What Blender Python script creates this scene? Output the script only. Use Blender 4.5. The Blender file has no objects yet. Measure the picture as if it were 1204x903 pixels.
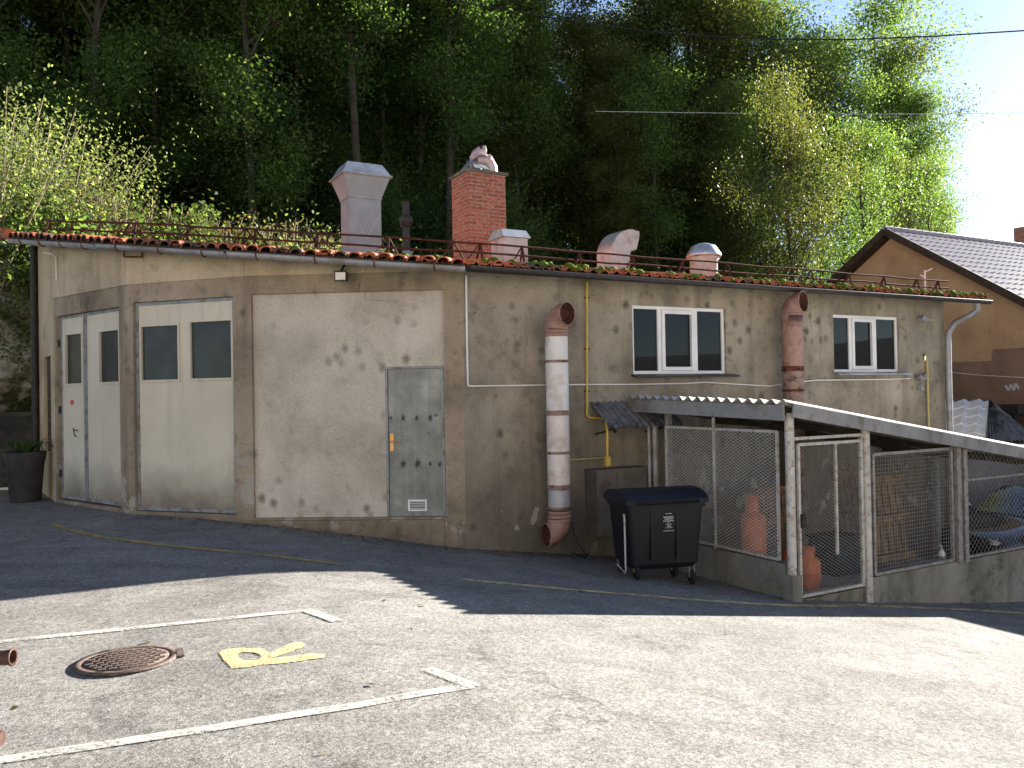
import bpy, math, random
import numpy as np
from math import sin, cos, tan, radians, pi, sqrt, exp, log
from mathutils import Vector, Matrix, noise

random.seed(7)
rng = np.random.default_rng(7)
SC = bpy.context.scene
COL = SC.collection

# ------------------------------------------------------------------ camera
EYE = 1.62
F, CX, CY = 963.0, 602.0, 451.5
PITCH, ROLL = radians(0.57), radians(1.0)
fwd = Vector((0, cos(PITCH), sin(PITCH)))
up0 = Vector((0, -sin(PITCH), cos(PITCH)))
r0 = Vector((1, 0, 0))
rgt = cos(ROLL) * r0 - sin(ROLL) * up0
upv = sin(ROLL) * r0 + cos(ROLL) * up0
cam_data = bpy.data.cameras.new("camera")
cam_data.sensor_width = 36.0
cam_data.lens = 36.0 * F / 1204.0
cam_data.clip_start = 0.05
cam_data.clip_end = 3000.0
cam = bpy.data.objects.new("camera", cam_data)
COL.objects.link(cam)
M3 = Matrix((rgt, upv, -fwd)).transposed()
cam.matrix_world = Matrix.Translation((0, 0, EYE)) @ M3.to_4x4()
SC.camera = cam

# ------------------------------------------------------------------ sky, sun, exposure
SUN_AZ, SUN_EL = radians(52.0), radians(20.0)       # clockwise from +Y
SUN_DIR = Vector((sin(SUN_AZ) * cos(SUN_EL), cos(SUN_AZ) * cos(SUN_EL), sin(SUN_EL)))
W = bpy.data.worlds.new("World")
SC.world = W
W.use_nodes = True
nt = W.node_tree
nt.nodes.clear()
sky = nt.nodes.new("ShaderNodeTexSky")
sky.sky_type = 'NISHITA'
sky.sun_disc = False
sky.sun_elevation = SUN_EL
sky.sun_rotation = SUN_AZ
sky.altitude = 300
sky.air_density = 0.7
sky.dust_density = 0.3
sky.ozone_density = 1.2
bg = nt.nodes.new("ShaderNodeBackground")
bg.inputs[1].default_value = 0.05
wo = nt.nodes.new("ShaderNodeOutputWorld")
nt.links.new(sky.outputs[0], bg.inputs[0])
nt.links.new(bg.outputs[0], wo.inputs[0])
sl = bpy.data.lights.new("sun", 'SUN')
sl.energy = 5.0
sl.angle = radians(0.5)
sl.color = (1.0, 0.95, 0.875)
so = bpy.data.objects.new("sun", sl)
COL.objects.link(so)
so.rotation_euler = SUN_DIR.to_track_quat('Z', 'Y').to_euler()
so.location = (30, 30, 40)
SC.view_settings.view_transform = 'Standard'
SC.view_settings.look = 'None'
SC.view_settings.exposure = 2.38
SC.view_settings.gamma = 1.0
SC.view_settings.use_curve_mapping = False
SC.render.engine = 'CYCLES'
SC.cycles.max_bounces = 8
SC.cycles.diffuse_bounces = 4
SC.cycles.transmission_bounces = 4
SC.cycles.transparent_max_bounces = 12
SC.cycles.use_denoising = True
SC.cycles.caustics_reflective = False
SC.cycles.caustics_refractive = False

# ------------------------------------------------------------------ measuring helpers
D29 = (cos(radians(29)), sin(radians(29)))          # direction of the long right facade and the lane
DV = Vector((D29[0], D29[1], 0))
NV = Vector((-D29[1], D29[0], 0))                   # into the hill


def ray(px, py):
    return fwd + (px - CX) / F * rgt - (py - CY) / F * upv


def ground(x, y):
    u = D29[0] * x + D29[1] * y
    w = 0.45
    a = w * math.log1p(exp(min((u - 1.9) / w, 60)))
    b = 1.6 * math.log1p(exp(min((u - 13.8) / 1.6, 60)))
    return -0.155 * (a - b)


def G(px, py, off=0.0):
    d = ray(px, py)
    lo, hi = 0.5, 200.0
    for _ in range(50):
        m = (lo + hi) / 2
        p = d * m
        if EYE + p.z > ground(p.x, p.y) + off:
            lo = m
        else:
            hi = m
    p = d * lo
    return Vector((p.x, p.y, EYE + p.z))


def at(px, py, Y):
    d = ray(px, py)
    t = Y / d.y
    return Vector((d.x * t, Y, EYE + d.z * t))


class Wall:
    """a vertical plane: s runs along it to the right, out points toward the yard"""
    def __init__(self, p0, p1):
        self.p0 = Vector((p0[0], p0[1], 0))
        d = Vector((p1[0] - p0[0], p1[1] - p0[1], 0))
        self.L = d.length
        self.d = d.normalized()
        self.o = Vector((self.d.y, -self.d.x, 0))

    def at(self, px, py, out=0.0):
        r = ray(px, py)
        q = self.p0 + self.o * out
        t = q.dot(self.o) / Vector((r.x, r.y, 0)).dot(self.o)
        p = r * t
        return ((Vector((p.x, p.y, 0)) - q).dot(self.d), EYE + p.z)

    def pt(self, s, z, out=0.0):
        p = self.p0 + self.d * s + self.o * out
        return Vector((p.x, p.y, z))

    def P(self, px, py, out=0.0):
        s, z = self.at(px, py, out)
        return self.pt(s, z, out)


PA, PAB, PBC, PCD = (-7.26, 13.0), (-5.45, 11.61), (-3.55, 10.96), (-0.64, 10.76)
PD = (PCD[0] + 10.24 * D29[0], PCD[1] + 10.24 * D29[1])
PE = (PA[0] - 2.6 * sin(radians(36)), PA[1] + 2.6 * cos(radians(36)))
WE, WA, WB, WC, WD = Wall(PE, PA), Wall(PA, PAB), Wall(PAB, PBC), Wall(PBC, PCD), Wall(PCD, PD)


def ncoord(p):
    return (p[0] - PCD[0]) * NV.x + (p[1] - PCD[1]) * NV.y


def ucoord(p):
    return (p[0] - PCD[0]) * DV.x + (p[1] - PCD[1]) * DV.y


def UN(u, n, z=0.0):
    return Vector((PCD[0] + u * DV.x + n * NV.x, PCD[1] + u * DV.y + n * NV.y, z))


def zroof(p):
    return 3.22 + 0.167 * (ncoord(p) + 0.35)


# ------------------------------------------------------------------ mesh helpers
class MB:
    def __init__(self):
        self.v, self.f, self.mi, self.sm = [], [], [], []

    def face(self, pts, mi=0, sm=False):
        k = len(self.v)
        self.v += [Vector(p) for p in pts]
        self.f.append(tuple(range(k, k + len(pts))))
        self.mi.append(mi)
        self.sm.append(sm)

    def grid(self, rows, mi=0, sm=True, closed=False):
        k = len(self.v)
        m = len(rows[0])
        for r in rows:
            self.v += [Vector(p) for p in r]
        for i in range(len(rows) - 1):
            for j in range(m if closed else m - 1):
                j2 = (j + 1) % m
                self.f.append((k + i * m + j, k + i * m + j2, k + (i + 1) * m + j2, k + (i + 1) * m + j))
                self.mi.append(mi)
                self.sm.append(sm)

    def box8(self, p, mi=0):
        k = len(self.v)
        self.v += [Vector(q) for q in p]
        for f in ((0, 3, 2, 1), (4, 5, 6, 7), (0, 1, 5, 4), (1, 2, 6, 5), (2, 3, 7, 6), (3, 0, 4, 7)):
            self.f.append(tuple(k + i for i in f))
            self.mi.append(mi)
            self.sm.append(False)

    def obox(self, c, ax, ay, az, mi=0):
        """box about c with half axes ax, ay, az"""
        c, ax, ay, az = Vector(c), Vector(ax), Vector(ay), Vector(az)
        self.box8([c - ax - ay - az, c + ax - ay - az, c + ax + ay - az, c - ax + ay - az,
                   c - ax - ay + az, c + ax - ay + az, c + ax + ay + az, c - ax + ay + az], mi)

    def wbox(self, w, s0, s1, o0, o1, z0, z1, mi=0):
        self.box8([w.pt(s0, z0, o1), w.pt(s1, z0, o1), w.pt(s1, z0, o0), w.pt(s0, z0, o0),
                   w.pt(s0, z1, o1), w.pt(s1, z1, o1), w.pt(s1, z1, o0), w.pt(s0, z1, o0)], mi)

    def beam(self, a, b, w, h, mi=0, upd=(0, 0, 1)):
        a, b = Vector(a), Vector(b)
        d = (b - a).normalized()
        s = d.cross(Vector(upd))
        if s.length < 1e-5:
            s = d.cross(Vector((1, 0, 0)))
        s.normalize()
        t = s.cross(d)
        self.obox((a + b) / 2, (b - a) / 2, s * w / 2, t * h / 2, mi)

    def tube(self, path, r, n=8, mi=0, cap=True, sm=True):
        path = [Vector(p) for p in path]
        rs = r if isinstance(r, (list, tuple)) else [r] * len(path)
        rows, prev = [], None
        for i, p in enumerate(path):
            if i == 0:
                t = path[1] - path[0]
            elif i == len(path) - 1:
                t = path[-1] - path[-2]
            else:
                t = (path[i + 1] - p).normalized() + (p - path[i - 1]).normalized()
            if t.length < 1e-9:
                t = Vector((0, 0, 1))
            t.normalize()
            if prev is None:
                a = t.cross(Vector((0, 0, 1)))
                if a.length < 1e-3:
                    a = t.cross(Vector((0, 1, 0)))
            else:
                a = prev - t * prev.dot(t)
            a.normalize()
            prev = a
            b = t.cross(a)
            rows.append([p + (a * cos(2 * pi * k / n) + b * sin(2 * pi * k / n)) * rs[i] for k in range(n)])
        self.grid(rows, mi, sm, True)
        if cap:
            self.face(list(reversed(rows[0])), mi)
            self.face(rows[-1], mi)

    def lathe(self, c, prof, n=20, mi=0, sm=True, axis=(0, 0, 1)):
        c = Vector(c)
        z = Vector(axis).normalized()
        x = z.cross(Vector((0.3, 1, 0.1))).normalized()
        y = z.cross(x)
        rows = [[c + z * h + (x * cos(2 * pi * k / n) + y * sin(2 * pi * k / n)) * max(r, 1e-4) for k in range(n)] for r, h in prof]
        self.grid(rows, mi, sm, True)

    def prism(self, poly, ext, mi=0):
        """closed polygon (3-D points) extruded by the vector ext"""
        ext = Vector(ext)
        a = [Vector(p) for p in poly]
        b = [p + ext for p in a]
        self.face(list(reversed(a)), mi)
        self.face(b, mi)
        for i in range(len(a)):
            j = (i + 1) % len(a)
            self.face([a[i], a[j], b[j], b[i]], mi)

    def cut(self):
        self.cuts = getattr(self, 'cuts', []) + [(len(self.v), len(self.f))]

    def build_each(self, name, mat, parent):
        """every piece closed by cut() becomes a part of its own"""
        v0 = f0 = 0
        for v1, f1 in self.cuts:
            q = MB()
            q.v = self.v[v0:v1]
            q.f = [tuple(i - v0 for i in f) for f in self.f[f0:f1]]
            q.mi, q.sm = self.mi[f0:f1], self.sm[f0:f1]
            q.build(name, mat, parent)
            v0, f0 = v1, f1

    def build(self, name, mat, parent=None):
        L = Vector((0, 0, 0))
        q = parent
        while q is not None:
            L = L + q.location
            q = q.parent
        me = bpy.data.meshes.new(name)
        me.from_pydata([tuple(p - L) for p in self.v], [], self.f)
        for m in (mat if isinstance(mat, (list, tuple)) else [mat]):
            me.materials.append(m)
        me.polygons.foreach_set("material_index", self.mi)
        me.polygons.foreach_set("use_smooth", self.sm)
        me.update()
        o = bpy.data.objects.new(name, me)
        COL.objects.link(o)
        if parent is not None:
            o.parent = parent
        return o


def tag(o, label=None, cat=None, group=None, kind=None):
    if label:
        o["label"] = label
    if cat:
        o["category"] = cat
    if group:
        o["group"] = group
    if kind:
        o["kind"] = kind
    return o


def thing(name, label, cat, loc=(0, 0, 0), group=None):
    o = bpy.data.objects.new(name, None)
    o.empty_display_size = 0.2
    COL.objects.link(o)
    o.location = loc
    return tag(o, label, cat, group)


def children(o):
    return [c for c in COL.objects if c.parent == o]


def dup(root, loc, rz=0.0, sc=1.0, label=None):
    c = root.copy()
    COL.objects.link(c)
    c.location = loc
    c.rotation_euler = (0, 0, rz)
    c.scale = (sc, sc, sc) if not isinstance(sc, tuple) else sc
    if label:
        c["label"] = label
    for ch in list(root.children):
        k = ch.copy()
        COL.objects.link(k)
        k.parent = c
        for g in list(ch.children):
            h = g.copy()
            COL.objects.link(h)
            h.parent = k
    return c


def facade(mb, w, s0, s1, zb, ztop, holes=(), depth=0.12, out=0.0, mi=0, extra=(), mi_rev=None):
    """wall face with rectangular openings; zb, ztop are functions of s"""
    ss = sorted(set([s0, s1] + [h[0] for h in holes] + [h[1] for h in holes] + list(extra)))
    zs = sorted(set([h[2] for h in holes] + [h[3] for h in holes]))
    for a, b in zip(ss[:-1], ss[1:]):
        if b - a < 1e-6:
            continue
        lev = [(zb(a), zb(b))] + [(z, z) for z in zs] + [(ztop(a), ztop(b))]
        for k in range(len(lev) - 1):
            l0, l1 = lev[k], lev[k + 1]
            ms, mz = (a + b) / 2, (l0[0] + l1[0] + l0[1] + l1[1]) / 4
            if any(h[0] < ms < h[1] and h[2] < mz < h[3] for h in holes):
                continue
            mb.face([w.pt(a, l0[0], out), w.pt(b, l0[1], out), w.pt(b, l1[1], out), w.pt(a, l1[0], out)], mi)
    r = mi if mi_rev is None else mi_rev
    for h in holes:
        a, b, c, d = h
        i = out - depth
        mb.face([w.pt(a, c, out), w.pt(a, c, i), w.pt(b, c, i), w.pt(b, c, out)], r)
        mb.face([w.pt(a, d, out), w.pt(b, d, out), w.pt(b, d, i), w.pt(a, d, i)], r)
        mb.face([w.pt(a, c, out), w.pt(a, d, out), w.pt(a, d, i), w.pt(a, c, i)], r)
        mb.face([w.pt(b, c, out), w.pt(b, c, i), w.pt(b, d, i), w.pt(b, d, out)], r)


# ------------------------------------------------------------------ materials
def lin(c):
    """sRGB 0-255 to linear"""
    return tuple(((x / 255) / 12.92 if x / 255 <= 0.04045 else ((x / 255 + 0.055) / 1.055) ** 2.4) for x in c)


class NM:
    """a small node-material builder"""
    def __init__(self, name, rough=0.8, metal=0.0, spec=0.3):
        self.m = bpy.data.materials.new(name)
        self.m.use_nodes = True
        self.t = self.m.node_tree
        self.t.nodes.clear()
        self.out = self.n("ShaderNodeOutputMaterial")
        self.b = self.n("ShaderNodeBsdfPrincipled")
        self.l(self.b.outputs[0], self.out.inputs[0])
        self.b.inputs["Roughness"].default_value = rough
        self.b.inputs["Metallic"].default_value = metal
        self.b.inputs["Specular IOR Level"].default_value = spec
        self.tc = self.n("ShaderNodeTexCoord")
        self.co = self.tc.outputs["Object"]

    def n(self, t, **k):
        x = self.t.nodes.new(t)
        for a, v in k.items():
            setattr(x, a, v)
        return x

    def l(self, a, b):
        self.t.links.new(a, b)

    def map(self, scale=(1, 1, 1), rot=(0, 0, 0), loc=(0, 0, 0), src=None):
        x = self.n("ShaderNodeMapping")
        x.inputs["Scale"].default_value = scale
        x.inputs["Rotation"].default_value = rot
        x.inputs["Location"].default_value = loc
        self.l(src or self.co, x.inputs[0])
        return x.outputs[0]

    def noise(self, scale, detail=4, rough=0.55, vec=None, dist=0.0):
        x = self.n("ShaderNodeTexNoise")
        x.inputs["Scale"].default_value = scale
        x.inputs["Detail"].default_value = detail
        x.inputs["Roughness"].default_value = rough
        x.inputs["Distortion"].default_value = dist
        self.l(vec or self.co, x.inputs["Vector"])
        return x.outputs["Fac"]

    def vor(self, scale, feature='F1', vec=None, out="Distance", rand=1.0):
        x = self.n("ShaderNodeTexVoronoi", feature=feature)
        x.inputs["Scale"].default_value = scale
        x.inputs["Randomness"].default_value = rand
        self.l(vec or self.co, x.inputs["Vector"])
        return x.outputs[out]

    def ramp(self, fac, stops, interp='LINEAR'):
        x = self.n("ShaderNodeValToRGB")
        x.color_ramp.interpolation = interp
        e = x.color_ramp.elements
        while len(e) > 1:
            e.remove(e[-1])
        for i, (p, c) in enumerate(stops):
            k = e[0] if i == 0 else e.new(p)
            k.position = p
            if isinstance(c, (int, float)):
                c = (c, c, c)
            k.color = (c[0], c[1], c[2], 1)
        self.l(fac, x.inputs[0])
        return x.outputs[0]

    def mix(self, fac, a, b, mode='MIX'):
        x = self.n("ShaderNodeMix", data_type='RGBA', blend_type=mode)
        for s, v in ((x.inputs[0], fac), (x.inputs[6], a), (x.inputs[7], b)):
            if isinstance(v, (int, float)):
                s.default_value = v
            elif isinstance(v, tuple):
                s.default_value = (v[0], v[1], v[2], 1)
            else:
                self.l(v, s)
        return x.outputs[2]

    def math(self, op, a, b=None):
        x = self.n("ShaderNodeMath", operation=op)
        for s, v in ((x.inputs[0], a), (x.inputs[1], b)):
            if v is None:
                continue
            if isinstance(v, (int, float)):
                s.default_value = v
            else:
                self.l(v, s)
        return x.outputs[0]

    def mrange(self, v, a, b, c=0.0, d=1.0):
        x = self.n("ShaderNodeMapRange")
        x.inputs[1].default_value, x.inputs[2].default_value = a, b
        x.inputs[3].default_value, x.inputs[4].default_value = c, d
        self.l(v, x.inputs[0])
        return x.outputs[0]

    def sep(self, src=None):
        x = self.n("ShaderNodeSeparateXYZ")
        self.l(src or self.co, x.inputs[0])
        return x.outputs

    def color(self, c):
        if isinstance(c, tuple):
            self.b.inputs["Base Color"].default_value = (c[0], c[1], c[2], 1)
        else:
            self.l(c, self.b.inputs["Base Color"])

    def bump(self, h, strength=0.3, dist=0.01):
        x = self.n("ShaderNodeBump")
        x.inputs["Strength"].default_value = strength
        x.inputs["Distance"].default_value = dist
        self.l(h, x.inputs["Height"])
        self.l(x.outputs[0], self.b.inputs["Normal"])


def simple(name, c1, c2, scale=6.0, rough=0.7, metal=0.0, spec=0.3, bump=0.15, c3=None, s2=1.5):
    k = NM(name, rough, metal, spec)
    f = k.noise(scale, 6, 0.6)
    col = k.ramp(f, [(0.35, c1), (0.65, c2)])
    if c3:
        g = k.noise(s2, 5, 0.6)
        col = k.mix(k.ramp(g, [(0.5, 0.0), (0.62, 1.0)]), col, c3)
    k.color(col)
    if bump:
        k.bump(k.noise(scale * 4, 4), bump, 0.01)
    return k.m


def stucco(name, base, light, dark, blotch=0.6, streak=0.5, spots=0.0, foot=None, peel=None):
    k = NM(name, 0.9, 0, 0.15)
    a = k.noise(0.9, 7, 0.62)
    col = k.ramp(a, [(0.3, dark), (0.48, base), (0.7, light)])
    st = k.noise(1.0, 5, 0.6, k.map((2.6, 2.6, 0.22)))
    col = k.mix(k.math('MULTIPLY', k.ramp(st, [(0.52, 0.0), (0.7, 1.0)]), streak), col, dark)
    b = k.noise(3.3, 6, 0.7, dist=0.4)
    col = k.mix(k.math('MULTIPLY', k.ramp(b, [(0.56, 0.0), (0.7, 1.0)]), blotch), col, tuple(x * 0.5 for x in dark))
    if spots:
        v = k.vor(4.6, vec=k.map((1, 0.03, 0.8)))
        wob = k.noise(22, 4, 0.7)
        d = k.math('ADD', v, k.math('MULTIPLY', k.math('SUBTRACT', wob, 0.5), 0.28))
        msk = k.ramp(d, [(0.08, 1.0), (0.34, 0.0)])
        area = k.ramp(k.noise(0.9, 3), [(0.4, 0.0), (0.58, 1.0)])
        col = k.mix(k.math('MULTIPLY', k.math('MULTIPLY', msk, area), spots), col, (0.025, 0.022, 0.018))
    if foot:
        z = k.sep()[2]
        h = k.math('ADD', z, k.math('MULTIPLY', k.math('SUBTRACT', k.noise(1.3, 6, 0.65), 0.5), 1.3))
        col = k.mix(k.ramp(k.mrange(h, foot[0], foot[1]), [(0.0, 0.85), (1.0, 0.0)]), col, foot[2])
    if peel:
        z = k.sep()[2]
        pn = k.noise(2.6, 7, 0.6, dist=0.3)
        band = k.ramp(k.mrange(z, peel[0], peel[1]), [(0.0, 0.0), (0.25, 1.0), (0.7, 1.0), (1.0, 0.0)])
        col = k.mix(k.math('MULTIPLY', k.ramp(pn, [(0.6, 0.0), (0.615, 1.0)]), k.math('MULTIPLY', band, 0.75)), col, peel[2])
        chip = k.ramp(k.noise(5.5, 6, 0.65, dist=0.5), [(0.66, 0.0), (0.675, 1.0)])
        col = k.mix(k.math('MULTIPLY', chip, 0.55), col, tuple(x * 0.45 for x in dark))
    hair = k.vor(0.75, 'DISTANCE_TO_EDGE', k.map((1, 1, 1.3), src=None))
    wob2 = k.math('ADD', hair, k.math('MULTIPLY', k.math('SUBTRACT', k.noise(9, 5, 0.7), 0.5), 0.02))
    hg_ = k.ramp(k.noise(0.6, 2), [(0.5, 0.0), (0.6, 1.0)])
    col = k.mix(k.math('MULTIPLY', k.math('MULTIPLY', k.ramp(wob2, [(0.0, 1.0), (0.006, 0.0)]), hg_), 0.5), col, tuple(x * 0.4 for x in dark))
    fine = k.noise(60, 3, 0.6)
    col = k.mix(0.35, col, k.ramp(fine, [(0.3, 0.25), (0.7, 0.75)]), 'OVERLAY')
    k.color(col)
    k.bump(k.math('ADD', k.noise(35, 5, 0.65), k.math('MULTIPLY', a, 2.0)), 0.35, 0.012)
    return k.m


def asphalt():
    k = NM("asphalt", 0.95, 0, 0.06)
    big = k.noise(0.3, 7, 0.62, dist=0.6)
    col = k.ramp(big, [(0.28, (0.15, 0.141, 0.126)), (0.45, (0.188, 0.178, 0.161)), (0.58, (0.21, 0.199, 0.181)), (0.75, (0.245, 0.233, 0.213))])
    mid = k.noise(1.9, 7, 0.7, dist=0.8)
    col = k.mix(0.6, col, k.ramp(mid, [(0.3, 0.3), (0.7, 0.68)]), 'OVERLAY')
    tyre = k.noise(1.0, 5, 0.62, k.map((0.16, 1.9, 1), (0, 0, radians(-24))))
    col = k.mix(k.math('MULTIPLY', k.ramp(tyre, [(0.54, 0.0), (0.72, 1.0)]), 0.45), col, (0.085, 0.08, 0.072))
    oil = k.math('MULTIPLY', k.ramp(k.noise(0.9, 5, 0.7, dist=1.2), [(0.58, 0.0), (0.7, 1.0)]), 0.6)
    col = k.mix(oil, col, (0.07, 0.066, 0.06))
    # exposed stones: pale and dark chips of several sizes
    for sc_, amt in ((42, 0.35), (85, 0.45), (150, 0.4)):
        bw = k.n("ShaderNodeRGBToBW")
        k.l(k.vor(sc_, out="Color"), bw.inputs[0])
        col = k.mix(amt, col, bw.outputs[0], 'SOFT_LIGHT')
    v = k.vor(110)
    pit = k.ramp(k.noise(85, 2, 0.5), [(0.31, 1.0), (0.37, 0.0)])
    pitg = k.ramp(k.noise(0.8, 4, 0.6), [(0.35, 0.2), (0.65, 1.0)])
    col = k.mix(k.math('MULTIPLY', k.math('MULTIPLY', pit, pitg), 0.9), col, (0.03, 0.028, 0.026))
    pale = k.ramp(k.noise(60, 2, 0.5), [(0.65, 0.0), (0.71, 1.0)])
    col = k.mix(k.math('MULTIPLY', pale, 0.5), col, (0.4, 0.39, 0.37))
    wv = k.map((0.17, 0.17, 0.17))
    nz = k.n("ShaderNodeTexNoise")
    nz.inputs["Scale"].default_value = 3.5
    nz.inputs["Detail"].default_value = 8
    nz.inputs["Roughness"].default_value = 0.7
    k.l(k.co, nz.inputs["Vector"])
    add = k.n("ShaderNodeMix", data_type='VECTOR')
    add.inputs[0].default_value = 0.12
    k.l(wv, add.inputs[4])
    k.l(nz.outputs["Color"], add.inputs[5])
    e = k.vor(1.0, 'DISTANCE_TO_EDGE', add.outputs[1])
    crack = k.ramp(e, [(0.0, 1.0), (0.0032, 0.0)])
    gate = k.ramp(k.noise(0.35, 2), [(0.5, 0.0), (0.58, 1.0)])
    col = k.mix(k.math('MULTIPLY', k.math('MULTIPLY', crack, gate), 0.65), col, (0.05, 0.047, 0.043))
    k.color(col)
    k.bump(k.math('ADD', k.math('MULTIPLY', v, 0.6), k.noise(130, 3, 0.7)), 0.4, 0.005)
    return k.m


def paint(name, c, wear=0.5, thr=0.5):
    """worn road paint: rubbed off the high stones and along ragged edges, the asphalt showing through"""
    k = NM(name, 0.85, 0, 0.2)
    a = k.noise(48, 5, 0.8)
    b = k.noise(4.0, 6, 0.7)
    s = k.math('ADD', k.math('MULTIPLY', a, 0.6), k.math('MULTIPLY', b, 0.4))
    m = k.math('MULTIPLY', k.ramp(s, [(thr - 0.06, 0.0), (thr + 0.06, 1.0)]), wear)
    tr = k.n("ShaderNodeBsdfTransparent")
    ms = k.n("ShaderNodeMixShader")
    k.l(m, ms.inputs[0])
    k.l(k.b.outputs[0], ms.inputs[1])
    k.l(tr.outputs[0], ms.inputs[2])
    k.l(ms.outputs[0], k.out.inputs[0])
    k.color(k.mix(k.noise(90, 2), c, tuple(x * 0.72 for x in c)))
    k.bump(k.noise(110, 3), 0.4, 0.006)
    return k.m


def leafmat(name, stops, trans=0.5, tcol=2.3):
    k = NM(name, 0.5, 0, 0.25)
    geo = k.n("ShaderNodeNewGeometry")
    oi = k.n("ShaderNodeObjectInfo")
    f = k.math('ADD', k.math('MULTIPLY', geo.outputs["Random Per Island"], 0.72), k.math('MULTIPLY', oi.outputs["Random"], 0.28))
    col = k.ramp(f, stops)
    k.color(col)
    tr = k.n("ShaderNodeBsdfTranslucent")
    x = k.mix(1.0, col, (tcol, tcol, tcol * 0.62), 'MULTIPLY')
    k.l(x, tr.inputs[0])
    ms = k.n("ShaderNodeMixShader")
    ms.inputs[0].default_value = trans
    k.l(k.b.outputs[0], ms.inputs[1])
    k.l(tr.outputs[0], ms.inputs[2])
    k.l(ms.outputs[0], k.out.inputs[0])
    return k.m


def glass(name, tint=(0.25, 0.28, 0.28), rough=0.02, dirt=0.25):
    """window pane: reflects at a glance, dim room seen through it"""
    k = NM(name, rough, 0, 0.5)
    k.color((0.02, 0.022, 0.024))
    tr = k.n("ShaderNodeBsdfTransparent")
    tr.inputs[0].default_value = (*tint, 1)
    ms = k.n("ShaderNodeMixShader")
    ms.inputs[0].default_value = 0.45
    k.l(k.b.outputs[0], ms.inputs[2])
    k.l(tr.outputs[0], ms.inputs[1])
    k.l(ms.outputs[0], k.out.inputs[0])
    return k.m


def frosted(name):
    k = NM(name, 0.32, 0, 0.22)
    n = k.noise(2.5, 4)
    k.color(k.ramp(n, [(0.3, (0.022, 0.026, 0.022)), (0.7, (0.055, 0.062, 0.054))]))
    k.bump(k.noise(40, 3), 0.1, 0.004)
    return k.m


def brick(name):
    k = NM(name, 0.9, 0, 0.15)
    # bricks run along the chimney faces: u = along either horizontal axis of the stack
    s = k.sep(k.map((1, 1, 1), (0, 0, radians(-29))))
    uu = k.math('ADD', s[0], s[1])
    cb = k.n("ShaderNodeCombineXYZ")
    k.l(uu, cb.inputs[0])
    k.l(s[2], cb.inputs[1])
    bt = k.n("ShaderNodeTexBrick")
    bt.inputs["Color1"].default_value = (0.44, 0.155, 0.085, 1)
    bt.inputs["Color2"].default_value = (0.28, 0.085, 0.048, 1)
    bt.inputs["Mortar"].default_value = (0.33, 0.23, 0.185, 1)
    bt.inputs["Scale"].default_value = 1.0
    bt.inputs["Mortar Size"].default_value = 0.011
    bt.inputs["Brick Width"].default_value = 0.2
    bt.inputs["Row Height"].default_value = 0.06
    bt.inputs["Bias"].default_value = -0.1
    k.l(cb.outputs[0], bt.inputs["Vector"])
    n = k.noise(30, 5, 0.7)
    col = k.mix(0.75, bt.outputs[0], k.ramp(n, [(0.3, 0.15), (0.72, 0.85)]), 'OVERLAY')
    ef = k.ramp(k.noise(5, 6, 0.75), [(0.58, 0.0), (0.75, 0.55)])
    col = k.mix(ef, col, (0.45, 0.36, 0.31))
    k.color(col)
    k.bump(k.math('ADD', k.math('MULTIPLY', bt.outputs["Fac"], -1.5), n), 0.8, 0.012)
    return k.m


MAT = {}
MAT['asphalt'] = asphalt()
MAT['white_paint'] = paint("white_road_paint", (0.5, 0.47, 0.41), 0.92, 0.525)
MAT['yellow_paint'] = paint("yellow_road_paint", (0.74, 0.54, 0.26), 0.93, 0.515)
MAT['yellow_old'] = paint("worn_yellow_paint", (0.5, 0.35, 0.11), 0.92, 0.525)
MAT['stucco'] = stucco("stucco_sand", (0.45, 0.37, 0.25), (0.55, 0.46, 0.33), (0.25, 0.195, 0.13), 0.35, 0.45)
MAT['stucco_grey'] = stucco("stucco_grey_beige", (0.285, 0.248, 0.185), (0.385, 0.34, 0.265), (0.14, 0.12, 0.09), 0.55, 0.75, 0.75,
                            (-0.9, 1.5, (0.09, 0.08, 0.066)), (-.75, .75, (0.36, 0.35, 0.32)))  # lower wall darkened: base dirt, and the cage's shade put into the colour
MAT['frame_concrete'] = stucco("old_concrete_brown", (0.28, 0.23, 0.162), (0.37, 0.31, 0.23), (0.13, 0.105, 0.074), 0.6, 0.6, 0.4,
                               (-0.55, 0.35, (0.075, 0.062, 0.045)), (-.4, 1.3, (0.36, 0.33, 0.28)))
MAT['panel'] = stucco("plaster_infill", (0.46, 0.42, 0.345), (0.57, 0.525, 0.44), (0.32, 0.285, 0.225), 0.3, 0.3, 0.62)
MAT['render_grey'] = stucco("wall_render_grey", (0.19, 0.18, 0.165), (0.25, 0.24, 0.22), (0.1, 0.095, 0.085), 0.6, 0.6, 0.3)
MAT['curb'] = stucco("mossy_concrete", (0.2, 0.19, 0.16), (0.27, 0.26, 0.22), (0.08, 0.085, 0.05), 0.7, 0.7)
MAT['orange_wall'] = stucco("ochre_render", (0.5, 0.3, 0.15), (0.57, 0.36, 0.19), (0.38, 0.22, 0.11), 0.15, 0.4)
MAT['cream_metal'] = simple("cream_door_paint", (0.5, 0.485, 0.4), (0.6, 0.58, 0.49), 1.6, 0.5, 0, 0.4, 0.04)
MAT['grey_steel'] = simple("grey_painted_steel", (0.2, 0.225, 0.235), (0.27, 0.295, 0.305), 9, 0.55, 0.1, 0.3, 0.08, (0.16, 0.14, 0.12), 8)
MAT['galv'] = simple("galvanised_sheet", (0.42, 0.43, 0.44), (0.58, 0.59, 0.6), 5, 0.42, 0.75, 0.5, 0.05, (0.3, 0.29, 0.27), 2.5)
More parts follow.
